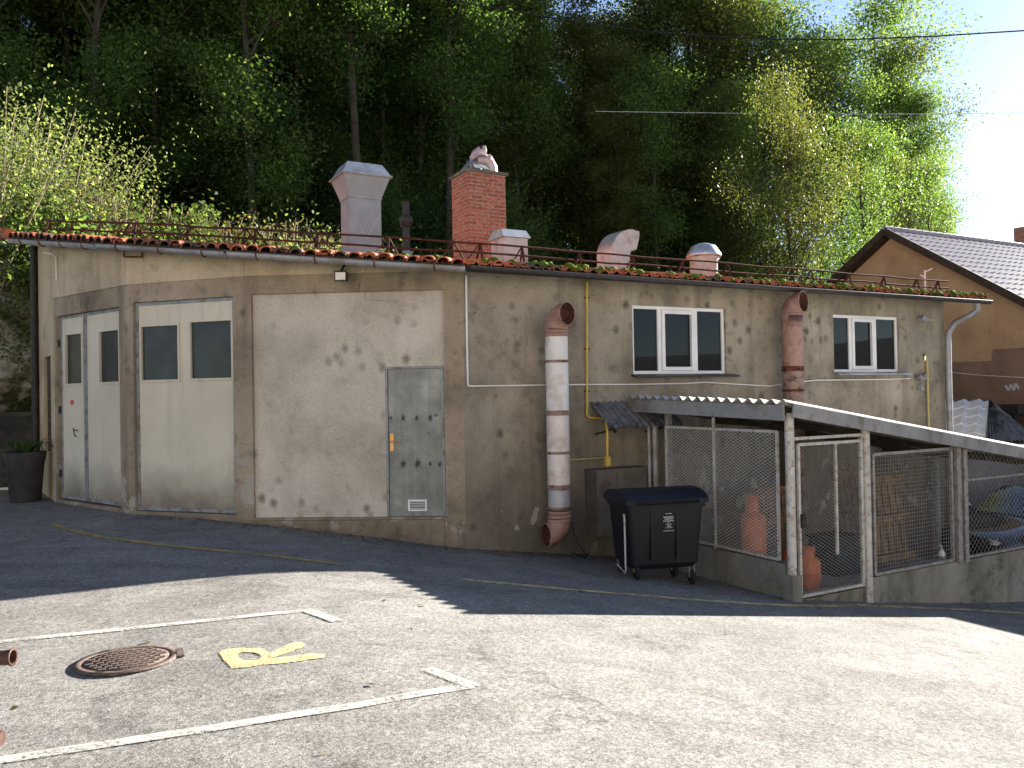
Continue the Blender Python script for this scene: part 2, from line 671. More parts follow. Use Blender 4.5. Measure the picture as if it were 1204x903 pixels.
MAT['galv_dull'] = simple("weathered_zinc", (0.28, 0.285, 0.29), (0.37, 0.37, 0.37), 7, 0.6, 0.5, 0.4, 0.1, (0.24, 0.22, 0.2), 3)
MAT['white_pvc'] = simple("white_plastic", (0.68, 0.68, 0.66), (0.78, 0.78, 0.76), 3, 0.4, 0, 0.4, 0.02)
MAT['rust'] = simple("rusty_iron", (0.09, 0.03, 0.018), (0.2, 0.075, 0.04), 22, 0.85, 0.1, 0.2, 0.4, (0.05, 0.02, 0.014), 8)
MAT['rust_light'] = simple("rusty_rose_iron", (0.22, 0.14, 0.11), (0.32, 0.22, 0.18), 9, 0.75, 0.1, 0.25, 0.25, (0.12, 0.07, 0.05), 7)
MAT['iron'] = simple("cast_iron_brown", (0.075, 0.052, 0.042), (0.14, 0.1, 0.082), 30, 0.7, 0.2, 0.3, 0.4)
MAT['dark_iron'] = simple("dark_iron", (0.02, 0.02, 0.02), (0.05, 0.045, 0.04), 14, 0.6, 0.4, 0.4, 0.2)
MAT['duct_pink'] = simple("terracotta_duct", (0.27, 0.155, 0.115), (0.36, 0.225, 0.175), 7, 0.55, 0, 0.35, 0.12, (0.22, 0.12, 0.09), 4)
MAT['duct_white'] = simple("white_duct", (0.6, 0.575, 0.54), (0.72, 0.695, 0.665), 4, 0.5, 0, 0.4, 0.05, (0.5, 0.44, 0.39), 2.8)
MAT['duct_rose'] = simple("rosy_white_duct", (0.56, 0.49, 0.45), (0.68, 0.61, 0.57), 4, 0.5, 0, 0.4, 0.05, (0.48, 0.38, 0.33), 2.6)
MAT['duct_grey'] = simple("grey_duct", (0.34, 0.35, 0.36), (0.42, 0.43, 0.43), 6, 0.5, 0.2, 0.4, 0.05)
MAT['duct_in'] = simple("dark_brown_lining", (0.05, 0.02, 0.014), (0.09, 0.04, 0.03), 12, 0.9, 0, 0.1, 0.3)  # dark brown lining of the open pipe mouths
MAT['cab_brown'] = simple("brown_grey_cabinet", (0.11, 0.1, 0.085), (0.16, 0.145, 0.125), 6, 0.6, 0.1, 0.3, 0.1, (0.09, 0.075, 0.06), 3)
MAT['rust_brown'] = simple("rusty_brown_paint", (0.045, 0.02, 0.014), (0.085, 0.042, 0.03), 14, 0.6, 0.1, 0.3, 0.2)
MAT['vent_pale'] = simple("pale_vent_paint", (0.44, 0.41, 0.38), (0.54, 0.51, 0.48), 5, 0.55, 0, 0.35, 0.06, (0.36, 0.3, 0.25), 4)
MAT['rust_dark'] = simple("dark_rusty_iron", (0.035, 0.014, 0.01), (0.095, 0.036, 0.022), 18, 0.85, 0.1, 0.2, 0.3)
MAT['dark_wall'] = simple("dark_grey_wall", (0.03, 0.03, 0.03), (0.06, 0.06, 0.057), 3, 0.9, 0, 0.15, 0.3)  # near-black grey for the low wall and the planter tub
MAT['pot_rose'] = simple("rosy_enamel", (0.46, 0.36, 0.34), (0.58, 0.47, 0.45), 6, 0.4, 0.1, 0.4, 0.06, (0.36, 0.24, 0.21), 6)
MAT['board_grey'] = simple("weathered_grey_board", (0.2, 0.2, 0.195), (0.28, 0.28, 0.27), 6, 0.75, 0, 0.25, 0.15, (0.15, 0.14, 0.125), 3)
MAT['tile'] = simple("clay_tile", (0.3, 0.075, 0.035), (0.5, 0.16, 0.075), 7, 0.8, 0, 0.2, 0.25, (0.09, 0.07, 0.05), 2.6)
MAT['tile_grey'] = simple("grey_roof_tile", (0.24, 0.2, 0.2), (0.36, 0.3, 0.3), 9, 0.5, 0, 0.45, 0.1)
MAT['moss'] = simple("moss", (0.045, 0.072, 0.009), (0.14, 0.19, 0.02), 40, 0.95, 0, 0.1, 1.0)
MAT['brick'] = brick("old_red_brick")
MAT['dark_wood'] = simple("dark_wood", (0.035, 0.024, 0.016), (0.075, 0.05, 0.033), 9, 0.8, 0, 0.2, 0.2)
MAT['pallet'] = simple("weathered_planks", (0.12, 0.075, 0.045), (0.26, 0.175, 0.105), 8, 0.85, 0, 0.2, 0.3)
MAT['vent_grey'] = simple("grey_vent_paint", (0.25, 0.27, 0.275), (0.31, 0.33, 0.335), 4, 0.55, 0.0, 0.4, 0.05)
MAT['glass'] = glass("window_glass")
MAT['frosted'] = frosted("dusty_door_glass")
MAT['bin'] = simple("dark_bin_plastic", (0.006, 0.007, 0.009), (0.011, 0.012, 0.015), 3, 0.5, 0, 0.25, 0.05)
MAT['bin_lid'] = simple("dark_bin_lid", (0.006, 0.008, 0.014), (0.01, 0.012, 0.02), 3, 0.5, 0, 0.25, 0.05)
MAT['rubber'] = simple("rubber", (0.012, 0.012, 0.012), (0.024, 0.023, 0.022), 9, 0.8, 0, 0.3, 0.1)
MAT['gas_orange'] = simple("orange_gas_paint", (0.46, 0.105, 0.022), (0.56, 0.155, 0.04), 6, 0.5, 0, 0.4, 0.06, (0.27, 0.08, 0.03), 4)
MAT['gas_yellow'] = simple("yellow_gas_pipe", (0.5, 0.36, 0.05), (0.6, 0.44, 0.08), 6, 0.5, 0, 0.35, 0.05)
MAT['gas_yellow_old'] = simple("dull_yellow_pipe", (0.4, 0.33, 0.12), (0.48, 0.4, 0.16), 6, 0.6, 0, 0.3, 0.05)
MAT['brass'] = simple("brass", (0.5, 0.28, 0.09), (0.6, 0.36, 0.14), 9, 0.35, 0.7, 0.5, 0.05)
MAT['ink'] = simple("white_print", (0.45, 0.45, 0.45), (0.6, 0.6, 0.6), 30, 0.6, 0, 0.3, 0)
MAT['red_sticker'] = simple("red_sticker", (0.55, 0.06, 0.04), (0.6, 0.08, 0.05), 9, 0.5, 0, 0.3, 0)
MAT['bark'] = simple("bark", (0.03, 0.024, 0.018), (0.075, 0.06, 0.045), 8, 0.95, 0, 0.1, 0.6, (0.06, 0.065, 0.04), 1.2)
MAT['twig'] = simple("dry_stalk", (0.22, 0.18, 0.12), (0.38, 0.32, 0.22), 5, 0.9, 0, 0.1, 0.1)
MAT['soil'] = simple("leaf_litter_soil", (0.025, 0.022, 0.014), (0.07, 0.055, 0.03), 3, 0.95, 0, 0.1, 0.8, (0.035, 0.045, 0.016), 0.7)
MAT['rock'] = simple("pale_limestone", (0.26, 0.25, 0.22), (0.5, 0.49, 0.45), 2.4, 0.9, 0, 0.15, 0.9, (0.07, 0.075, 0.04), 1.6)
MAT['car_paint'] = simple("dark_car_paint", (0.008, 0.009, 0.012), (0.01, 0.011, 0.014), 2, 0.12, 0.0, 0.7, 0)
MAT['car_glass'] = simple("car_glass", (0.012, 0.014, 0.017), (0.014, 0.016, 0.02), 2, 0.03, 0, 0.9, 0)
MAT['chrome'] = simple("chrome", (0.6, 0.6, 0.6), (0.66, 0.66, 0.66), 3, 0.15, 1, 0.5, 0)
MAT['lamp_glass'] = simple("lamp_glass", (0.6, 0.6, 0.56), (0.74, 0.74, 0.7), 20, 0.2, 0, 0.5, 0.05)
MAT['cable_dark'] = simple("cable_black", (0.01, 0.01, 0.012), (0.016, 0.016, 0.018), 9, 0.6, 0, 0.3, 0)
MAT['cable_pale'] = simple("cable_pale", (0.55, 0.55, 0.53), (0.65, 0.65, 0.63), 9, 0.5, 0, 0.3, 0)
MAT['eave_dark'] = simple("dark_gutter", (0.022, 0.018, 0.017), (0.045, 0.037, 0.034), 8, 0.45, 0.3, 0.4, 0.1)
MAT['interior'] = simple("dim_interior", (0.1, 0.095, 0.085), (0.15, 0.14, 0.125), 2, 0.9, 0, 0.1, 0)
MAT['leaf_green'] = leafmat("leaves_green", [(0.0, (0.026, 0.05, 0.015)), (0.4, (0.06, 0.11, 0.026)), (0.75, (0.11, 0.165, 0.038)), (1.0, (0.19, 0.225, 0.06))])
MAT['leaf_dark'] = leafmat("leaves_dark", [(0.0, (0.022, 0.042, 0.016)), (0.5, (0.052, 0.09, 0.026)), (0.85, (0.1, 0.14, 0.04)), (1.0, (0.2, 0.21, 0.07))])
MAT['leaf_yellow'] = leafmat("leaves_turning", [(0.0, (0.035, 0.055, 0.014)), (0.4, (0.08, 0.1, 0.024)), (0.75, (0.12, 0.125, 0.034)), (1.0, (0.18, 0.14, 0.045))], 0.45, 1.9)
MAT['leaf_light'] = leafmat("leaves_light", [(0.0, (0.06, 0.085, 0.028)), (0.45, (0.14, 0.185, 0.06)), (0.8, (0.23, 0.265, 0.1)), (1.0, (0.36, 0.33, 0.18))], 0.5, 1.35)
MAT['leaf_dry'] = leafmat("leaves_dry", [(0.0, (0.07, 0.05, 0.025)), (0.5, (0.15, 0.115, 0.05)), (1.0, (0.3, 0.25, 0.14))], 0.4, 1.5)

# ------------------------------------------------------------------ ground
def heightsheet(name, mat, xs, ys, zf, kind='structure'):
    mb = MB()
    mb.grid([[Vector((x, y, zf(x, y))) for x in xs] for y in ys], 0, True)
    return tag(mb.build(name, mat), kind=kind)


def spaced(a, b, step):
    n = max(1, int(round((b - a) / step)))
    return [a + (b - a) * i / n for i in range(n + 1)]


gx = [-400, -200, -100, -60, -40, -28] + spaced(-20, 22, 0.28) + [26, 32, 40, 60, 100, 200, 400]
gy = [-400, -200, -100, -50, -25, -12] + spaced(-5, 26, 0.28) + [30, 36, 45, 60, 100, 200, 400]
heightsheet("ground", MAT['asphalt'], gx, gy, ground)


def drape(mb, poly_px, off=0.006):
    mb.face([Vector((p.x, p.y, ground(p.x, p.y) + off)) for p in [G(*q) for q in poly_px]])


def strip(mb, pts, width, off=0.006, step=0.25, jitter=0.0):
    """painted line of constant real width along ground points"""
    P = []
    for a, b in zip(pts[:-1], pts[1:]):
        n = max(1, int((b - a).length / step))
        P += [a.lerp(b, i / n) for i in range(n)]
    P.append(pts[-1])
    L, R = [], []
    for i, p in enumerate(P):
        t = (P[min(i + 1, len(P) - 1)] - P[max(i - 1, 0)])
        t.z = 0
        t.normalize()
        s = Vector((-t.y, t.x, 0)) * width / 2 * (1 + random.uniform(-jitter, jitter))
        for q, lst in ((p + s, L), (p - s, R)):
            lst.append(Vector((q.x, q.y, ground(q.x, q.y) + off)))
    mb.grid([L, R], 0, False)


mb = MB()
strip(mb, [G(-160, 770), G(0, 755), G(120, 743), G(250, 729.5), G(366, 718)], 0.085)
strip(mb, [G(360, 717.6), G(397, 731)], 0.1, 0.007)
tag(mb.build("road_marking", MAT['white_paint']), kind='structure')
mb = MB()
strip(mb, [G(-120, 914), G(0, 895), G(250, 857), G(420, 830), G(556, 807)], 0.085)
strip(mb, [G(502, 787), G(558, 808)], 0.1, 0.007)
tag(mb.build("road_marking", MAT['white_paint']), kind='structure')
mb = MB()
strip(mb, [G(*p) for p in ((62, 618), (120, 632), (190, 641), (250, 647), (300, 652), (352, 658), (402, 664))], 0.1, jitter=0.1)
tag(mb.build("road_marking", MAT['yellow_old']), kind='structure')
mb = MB()
strip(mb, [G(*p) for p in ((545, 682), (620, 689), (700, 696), (760, 701), (820, 706), (880, 710), (930, 712.5), (975, 713), (1010, 712), (1060, 714), (1130, 717), (1204, 721), (1290, 727))], 0.12, jitter=0.08)
tag(mb.build("road_marking", MAT['yellow_paint']), kind='structure')
# the letter R, its head toward the left
mb = MB()
k = lambda x, y: (60 + x * 340 / 1204, 740 + y * 340 / 1204)


def blob(mb, outer, inner=None):
    po = [G(*k(*p)) for p in outer]
    if inner is None:
        mb.face([Vector((p.x, p.y, ground(p.x, p.y) + 0.006)) for p in po])
    else:
        pi_ = [G(*k(*p)) for p in inner]
        n = len(po)
        for i in range(n):
            j = (i + 1) % n
            mb.face([Vector((p.x, p.y, ground(p.x, p.y) + 0.006)) for p in (po[i], po[j], pi_[j], pi_[i])])


blob(mb, [(700, 100), (735, 84), (800, 80), (880, 84), (912, 100), (905, 130), (880, 150), (820, 160), (755, 166), (720, 132)],
     [(778, 106), (790, 99), (815, 97), (850, 100), (872, 108), (876, 119), (862, 130), (830, 134), (800, 132), (782, 120)])
blob(mb, [(912, 101), (1000, 60), (1040, 54), (1060, 66), (1040, 82), (985, 101), (908, 126)])
blob(mb, [(908, 127), (985, 117), (1080, 104), (1140, 107), (1140, 120), (1070, 130), (960, 145), (884, 150)])
tag(mb.build("letter_marking", MAT['yellow_paint']), "worn yellow letter R painted on the sunlit asphalt beside the manhole", "road marking", kind="thing")

# ------------------------------------------------------------------ hillside behind
def sstep(a, b, x):
    t = min(1, max(0, (x - a) / (b - a)))
    return t * t * (3 - 2 * t)


def foot(u):
    return 9.0 + 4.0 * sstep(8, 18, u) + 9 * sstep(19, 34, u)


def hill_un(u, n):
    nf = foot(u)
    cap = 25 - 11 * sstep(-4, 12, u) - 9.0 * sstep(15, 30, u) - 3 * sstep(28, 45, u)
    base = -0.1 - 2.6 * sstep(3, 16, u)
    d = n - nf
    if d < 0:
        return base - 0.5 + max(-1.2, d * 0.6)
    first = 1.2 * (1 - sstep(2, 12, u)) * (1 - exp(-d * 2.2))
    return base + first + cap * (1 - exp(-0.72 * d / max(cap, 0.5)))


def hill(x, y):
    u, n = ucoord((x, y)), ncoord((x, y))
    return max(ground(x, y) - .12, hill_un(u, n)) + 0.0 if n < foot(u) else hill_un(u, n) + 0.35 * noise.noise(Vector((x * 0.35, y * 0.35, 3.1))) + 0.15 * noise.noise(Vector((x * 1.1, y * 1.1, 8.0)))


mb = MB()
us = spaced(-45, 60, 0.8)
ns = spaced(8.6, 24, 0.5) + spaced(25, 95, 2.0)
mb.grid([[Vector((UN(u, n).x, UN(u, n).y, hill(*UN(u, n).xy))) for u in us] for n in ns], 0, True)
tag(mb.build("hillside", MAT['soil']), kind='structure')

# ------------------------------------------------------------------ the workshop
ws = thing("workshop_building", "long low beige workshop with cream garage doors and a mossy tiled roof", "workshop", (PCD[0], PCD[1], 0))
GZ = lambda w: (lambda s: ground(w.pt(s, 0).x, w.pt(s, 0).y) - 0.35)
RZ = lambda w, o=0.0: (lambda s: zroof(w.pt(s, 0, o)) + 0.0)

# openings measured off the elevation
sA0, sA1 = WA.at(67, 480)[0], WA.at(141, 480)[0]
zA1 = WA.at(104, 366)[1]
zA0 = 0.05
sB0, sB1 = WB.at(157.5, 480)[0], WB.at(275.5, 480)[0]
zB1, zB0 = WB.at(215, 352)[1], WB.at(215, 603)[1]
sC0, sC1 = WC.at(297, 480)[0], WC.at(524, 480)[0]
zC1, zC0 = WC.at(410, 343)[1], WC.at(410, 608.5)[1]
hA, hB, hC = (sA0, sA1, zA0, zA1), (sB0, sB1, zB0, zB1), (sC0, sC1, zC0, zC1)
# beam line above the openings
zl = lambda w, px, py: w.at(px, py)[1]
beamA = zl(WA, 110, 341)
beamB = zl(WB, 215, 331)
beamC = zl(WC, 410, 322)
bz = (beamA + beamB + beamC) / 3

con = MB()
facade(con, WA, 0, WA.L, GZ(WA), lambda s: bz, [hA], 0.14)
facade(con, WB, 0, WB.L, GZ(WB), lambda s: bz, [hB], 0.14)
facade(con, WC, 0, WC.L, GZ(WC), lambda s: bz, [hC], 0.07)
con.build("concrete_frame", MAT['frame_concrete'], ws)

wall = MB()
for w in (WA, WB, WC):                                       # rendered wall above the beam, a touch proud of it
    o = 0.018
    e0, e1 = 0.0, w.L
    wall.face([w.pt(e0, bz, o), w.pt(e1, bz, o), w.pt(e1, zroof(w.pt(e1, 0)) + 0.1, o), w.pt(e0, zroof(w.pt(e0, 0)) + 0.1, o)])
    wall.face([w.pt(e0, bz, 0), w.pt(e1, bz, 0), w.pt(e1, bz, o), w.pt(e0, bz, o)])
# end wall with a shuttered opening, then the rear walls
sE0, sE1 = WE.at(50, 430)[0], WE.at(60, 430)[0]
hE = (WE.L - 1.35, WE.L - 0.45, 0.75, 2.35)
facade(wall, WE, 0, WE.L, GZ(WE), RZ(WE), [hE], 0.1)
BL, BR = UN(ucoord(PE) + 0.3, 8.0), UN(10.24, 8.0)
for a, b in (((BL.x, BL.y), PE), ((BR.x, BR.y), (BL.x, BL.y))):
    w = Wall(a, b)
    facade(wall, w, 0, w.L, lambda s: -2.5, RZ(w))
wall.build("wall", MAT['stucco'], ws)

# right facade with its two windows
W1a, W1b = WD.at(744, 400)[0], WD.at(853.5, 400)[0]
W1z1, W1z0 = (WD.at(744, 358)[1] + WD.at(853, 363.5)[1]) / 2, (WD.at(744, 440.5)[1] + WD.at(853, 439)[1]) / 2
W2a, W2b = WD.at(980, 400)[0], WD.at(1057, 400)[0]
W2z1, W2z0 = (WD.at(980, 369.5)[1] + WD.at(1057, 373)[1]) / 2, (WD.at(980, 438)[1] + WD.at(1057, 437)[1]) / 2
h1, h2 = (W1a, W1b, W1z0, W1z1), (W2a, W2b, W2z0, W2z1)
dw = MB()
facade(dw, WD, 0, WD.L, GZ(WD), RZ(WD), [h1, h2], 0.12)
wr = Wall(PD, (BR.x, BR.y))
facade(dw, wr, 0, wr.L, lambda s: -4.5, RZ(wr))
dw.build("side_wall", MAT['stucco_grey'], ws)
inn = MB()                                                    # the dim rooms behind the panes
for (a, b, c, d) in (h1, h2):
    for f in ((a - .5, -1.6, b + .5, -1.6), (a - .5, -.13, a - .5, -1.6), (b + .5, -1.6, b + .5, -.13)):
        inn.face([WD.pt(f[0], c - 1, f[1]), WD.pt(f[2], c - 1, f[3]), WD.pt(f[2], d + .3, f[3]), WD.pt(f[0], d + .3, f[1])])
    inn.face([WD.pt(a - .5, d + .3, -.13), WD.pt(b + .5, d + .3, -.13), WD.pt(b + .5, d + .3, -1.6), WD.pt(a - .5, d + .3, -1.6)])
    inn.face([WD.pt(a - .5, c - 1, -.13), WD.pt(b + .5, c - 1, -.13), WD.pt(b + .5, c - 1, -1.6), WD.pt(a - .5, c - 1, -1.6)])
inn.build("room_interior", MAT['interior'], ws)

# plinth step below the infilled bay
pl = MB()
pl.face([WC.pt(-0.0, zC0 - 0.03, 0.02), WC.pt(WC.L - 0.3, zC0 - 0.03, 0.02), WC.pt(WC.L - 0.3, zC0 - 0.03, 0.0), WC.pt(0, zC0 - 0.03, 0.0)])
pl.wbox(WC, 0.25, WC.L - 0.28, 0.0, 0.02, -0.9, zC0 - 0.035)
pl.build("plinth", MAT['frame_concrete'], ws)

# the plastered infill panel and the small steel door in it
dC0, dC1 = WC.at(454, 520, -.06)[0], WC.at(525, 520, -.06)[0] - 0.02
dz1, dz0 = WC.at(490, 430.5, -.06)[1], WC.at(490, 608, -.06)[1]
pa = MB()
dC1 = min(dC1, sC1 - 0.002)
facade(pa, WC, sC0, sC1, lambda s: zC0, lambda s: zC1, [(dC0, dC1, dz0 + 0.001, dz1)], 0.05, -0.055)
pa.build("infill_panel", MAT['panel'], ws)


def steel_door_mat():
    k_ = NM("stained_steel_door", 0.45, 0.35, 0.4)
    a = k_.noise(2.6, 6, 0.65)
    col = k_.ramp(a, [(0.3, (0.12, 0.13, 0.12)), (0.55, (0.2, 0.215, 0.2)), (0.75, (0.31, 0.325, 0.3))])
    st = k_.noise(1, 4, 0.6, k_.map((16, 16, 0.7)))
    col = k_.mix(0.3, col, k_.ramp(st, [(0.3, 0.3), (0.7, 0.7)]), 'OVERLAY')
    v = k_.vor(5.5, vec=k_.map((1, 1, 1.2)))
    d = k_.math('ADD', v, k_.math('MULTIPLY', k_.math('SUBTRACT', k_.noise(40, 4, 0.7), 0.5), 0.5))
    m = k_.math('MULTIPLY', k_.ramp(d, [(0.05, 1.0), (0.2, 0.0)]), k_.ramp(k_.noise(1.7, 2), [(0.47, 0.0), (0.6, 1.0)]))
    col = k_.mix(k_.math('MULTIPLY', m, 0.85), col, (0.02, 0.025, 0.026))
    k_.color(col)
    k_.bump(k_.noise(12, 3), 0.06, 0.01)
    return k_.m


MAT['steel_door'] = steel_door_mat()
MAT['scorch'] = simple("dark_weld_stain", (0.03, 0.033, 0.033), (0.08, 0.085, 0.083), 40, 0.7, 0.2, 0.3, 0.1)
MAT['scorch_halo'] = simple("grey_weld_halo", (0.1, 0.106, 0.1), (0.2, 0.212, 0.2), 30, 0.6, 0.2, 0.3, 0.05)
dm = MB()
fw = 0.035
o1 = -0.07
dm.wbox(WC, dC0 + fw, dC1 - fw, o1 - 0.04, o1, dz0 + 0.012, dz1 - fw)
sd = dm.build("steel_door", MAT['steel_door'], ws)
fm = MB()
fm.wbox(WC, dC0 + 0.002, dC0 + fw - 0.004, -0.12, -0.045, dz0 + .002, dz1 - 0.002)
fm.wbox(WC, dC1 - fw + 0.004, dC1 - 0.002, -0.12, -0.045, dz0 + .002, dz1 - 0.002)
fm.wbox(WC, dC0 + fw - 0.004, dC1 - fw + 0.004, -0.12, -0.045, dz1 - fw + 0.004, dz1 - 0.002)
fm.build("door_frame", MAT['grey_steel'], sd)
# creased stiffening folds: an X and two welded seams
cr = MB()
dmid = lambda px, py: WC.P(px, py, o1)
for a, b in (((458, 546), (524, 496)), ((462, 500), (521, 546))):
    cr.beam(dmid(*a) + WC.o * .001, dmid(*b) + WC.o * .001, 0.012, 0.006, 0, WC.o)
for y in (491.5, 545.5):
    cr.beam(dmid(460, y) + WC.o * .001, dmid(522, y) + WC.o * .001, 0.008, 0.006, 0, WC.o)
cr.build("stiffening_fold", MAT['steel_door'], sd)
wd_ = MB()
for y, xs in ((491.5, (459.5, 474, 490, 506)), (545.5, (474, 491, 506, 517))):
    for x in xs:
        c = dmid(x, y) + WC.o * 0.0035
        r = random.uniform(0.016, 0.034)
        n = 12
        pts = [c + WC.d * (r * 0.8 * random.uniform(.7, 1.2) * cos(2 * pi * i / n)) + Vector((0, 0, r * 1.2 * random.uniform(.7, 1.25) * sin(2 * pi * i / n))) for i in range(n)]
        wd_.face([c + (p - c) * 1.15 + WC.o * .0012 for p in pts], 0)
        wd_.face([c + (p - c) * 2.0 for p in pts], 1)
        wd_.cut()
wd_.build_each("weld_mark", [MAT['scorch'], MAT['scorch_halo']], sd)
hd = MB()
c = dmid(461, 520)
hd.obox(c + WC.o * 0.006, WC.d * 0.022, WC.o * 0.006, Vector((0, 0, 0.115)))
hd.tube([c + WC.o * .01 + Vector((0, 0, .01)), c + WC.o * .05 + Vector((0, 0, .01)), c + WC.o * .055 + WC.d * .02 + Vector((0, 0, .01)), c + WC.o * .055 + WC.d * .12 + Vector((0, 0, .008))], 0.011, 8)
hd.build("handle", MAT['brass'], sd)
vg = MB()
vs, vz = WC.at(491, 594, o1)
a, b = vs - 0.125, vs + 0.125
vg.wbox(WC, a, b, o1, o1 + .012, vz + .055, vz + .075)
vg.wbox(WC, a, b, o1, o1 + .012, vz - .075, vz - .055)
vg.wbox(WC, a, a + .02, o1, o1 + .012, vz - .055, vz + .055)
vg.wbox(WC, b - .02, b, o1, o1 + .012, vz - .055, vz + .055)
for i in range(5):
    z = vz - .044 + i * .022
    vg.obox(WC.pt(vs, z, o1 + .006), WC.d * .105, WC.o * .006 + Vector((0, 0, .004)), Vector((0, 0, .003)))
vg.wbox(WC, a + .01, b - .01, o1, o1 + .002, vz - .06, vz + .06, 1)
vg.build("vent_grille", [MAT['white_pvc'], MAT['dark_iron']], sd)

# ---- garage doors
def door_mat():
    k_ = NM("cream_sheet_door", 0.65, 0, 0.2)
    a = k_.noise(1.1, 5, 0.6)
    col = k_.ramp(a, [(0.3, (0.5, 0.46, 0.355)), (0.7, (0.6, 0.555, 0.44))])
    st = k_.noise(1, 5, 0.6, k_.map((7, 7, 0.35)))
    col = k_.mix(k_.ramp(st, [(0.56, 0.0), (0.75, 0.3)]), col, (0.24, 0.2, 0.13))
    z = k_.sep()[2]
    h = k_.math('ADD', z, k_.math('MULTIPLY', k_.math('SUBTRACT', k_.noise(2.2, 5, 0.65), 0.5), 0.7))
    col = k_.mix(k_.ramp(k_.mrange(h, 0.05, 0.75), [(0.0, 0.75), (0.5, 0.3), (1.0, 0.0)]), col, (0.09, 0.07, 0.05))  # sheet darkens unevenly toward the ground
    k_.color(col)
    k_.bump(k_.noise(1.3, 2), 0.1, 0.02)
    return k_.m


MAT['cream_metal'] = door_mat()


def leaf(parent, name, w, s0, s1, z0, z1, wins, o, lab=None):
    """one door leaf: sheet with openings, steel edge frame, glazed lights with frames"""
    m = MB()
    facade(m, w, s0, s1, lambda s: z0, lambda s: z1, wins, 0.03, o)
    d_ = m.build(name, MAT['cream_metal'], parent)
    if lab:
        d_["label"] = lab
    f = MB()
    t = 0.045
    f.wbox(w, s0, s0 + t, o - 0.03, o + 0.012, z0, z1)
    f.wbox(w, s1 - t, s1, o - 0.03, o + 0.012, z0, z1)
    f.wbox(w, s0 + t, s1 - t, o - 0.03, o + 0.012, z1 - t, z1)
    f.wbox(w, s0 + t, s1 - t, o - 0.03, o + 0.012, z0, z0 + t)
    f.build("door_frame", MAT['grey_steel'], d_)
    for (a, b, c, e) in wins:
        p = MB()
        p.face([w.pt(a, c, o - 0.022), w.pt(b, c, o - 0.022), w.pt(b, e, o - 0.022), w.pt(a, e, o - 0.022)])
        p.build("pane", MAT['frosted'], d_)
        q = MB()
        g = 0.03
        q.wbox(w, a - g, a, o + .001, o + 0.014, c - g, e + g)
        q.wbox(w, b, b + g, o + .001, o + 0.014, c - g, e + g)
        q.wbox(w, a, b, o + .001, o + 0.014, e, e + g)
        q.wbox(w, a, b, o + .001, o + 0.02, c - g, c)
        q.build("pane_frame", MAT['cream_metal'], d_)
    return d_


def wr_(w, x0, x1, y0, y1):
    a, b = w.at(x0, (y0 + y1) / 2)[0], w.at(x1, (y0 + y1) / 2)[0]
    xm = (x0 + x1) / 2
    return (a, b, w.at(xm, y1)[1], w.at(xm, y0)[1])


oA = -0.07
mA = WA.at(96, 480)[0]
gd = leaf(ws, "garage_door", WA, sA0 + .004, mA - .008, zA0 + .02, zA1 - .004, [wr_(WA, 72.5, 91, 393, 451)], oA, "narrow cream leaf of the double garage door with a red sticker")
gd2 = leaf(ws, "garage_door", WA, mA + .008, sA1 - .004, zA0 + .02, zA1 - .004, [wr_(WA, 112, 134.5, 389, 449)], oA, "cream leaf of the double garage door, darker near the ground")
hm = MB()
p = WA.P(92, 506, oA)
hm.tube([p, p + WA.o * .05, p + WA.o * .05 + WA.d * -.05 + Vector((0, 0, .03)), p + WA.o * .05 - WA.d * .02 + Vector((0, 0, -.07)), p + WA.o * .03 + Vector((0, 0, -.1))], 0.009, 6)
hm.build("handle", MAT['dark_iron'], gd)
st_ = MB()
q = WA.at(85, 473, oA)
st_.wbox(WA, q[0] - .055, q[0] + .055, oA + .001, oA + .004, q[1] - .035, q[1] + .035)
st_.build("sticker", MAT['red_sticker'], gd)
hg = MB()
for py in (400, 482, 560):
    for w_, sx in ((WA, sA0 + .005), (WA, sA1 - .005)):
        z = w_.at(100, py)[1]
        hg.tube([w_.pt(sx, z - .06, oA + .03), w_.pt(sx, z + .06, oA + .03)], 0.02, 8)
        hg.cut()
hg.build_each("hinge", MAT['dark_iron'], ws)
leaf(ws, "garage_door", WB, sB0 + .004, sB1 - .004, zB0 + .01, zB1 - .004,
     [wr_(WB, 163, 206, 383, 446.5), wr_(WB, 221, 269, 377.5, 444.5)], -0.06, "wide cream garage door with two dusty panes")
sh = MB()
for i in range(9):
    z0 = hE[2] + (hE[3] - hE[2]) * i / 9
    sh.wbox(WE, hE[0], hE[1], -0.09, -0.05, z0 + .004, z0 + (hE[3] - hE[2]) / 9 - .004)
sh.build("shutter", MAT['dark_wood'], ws)

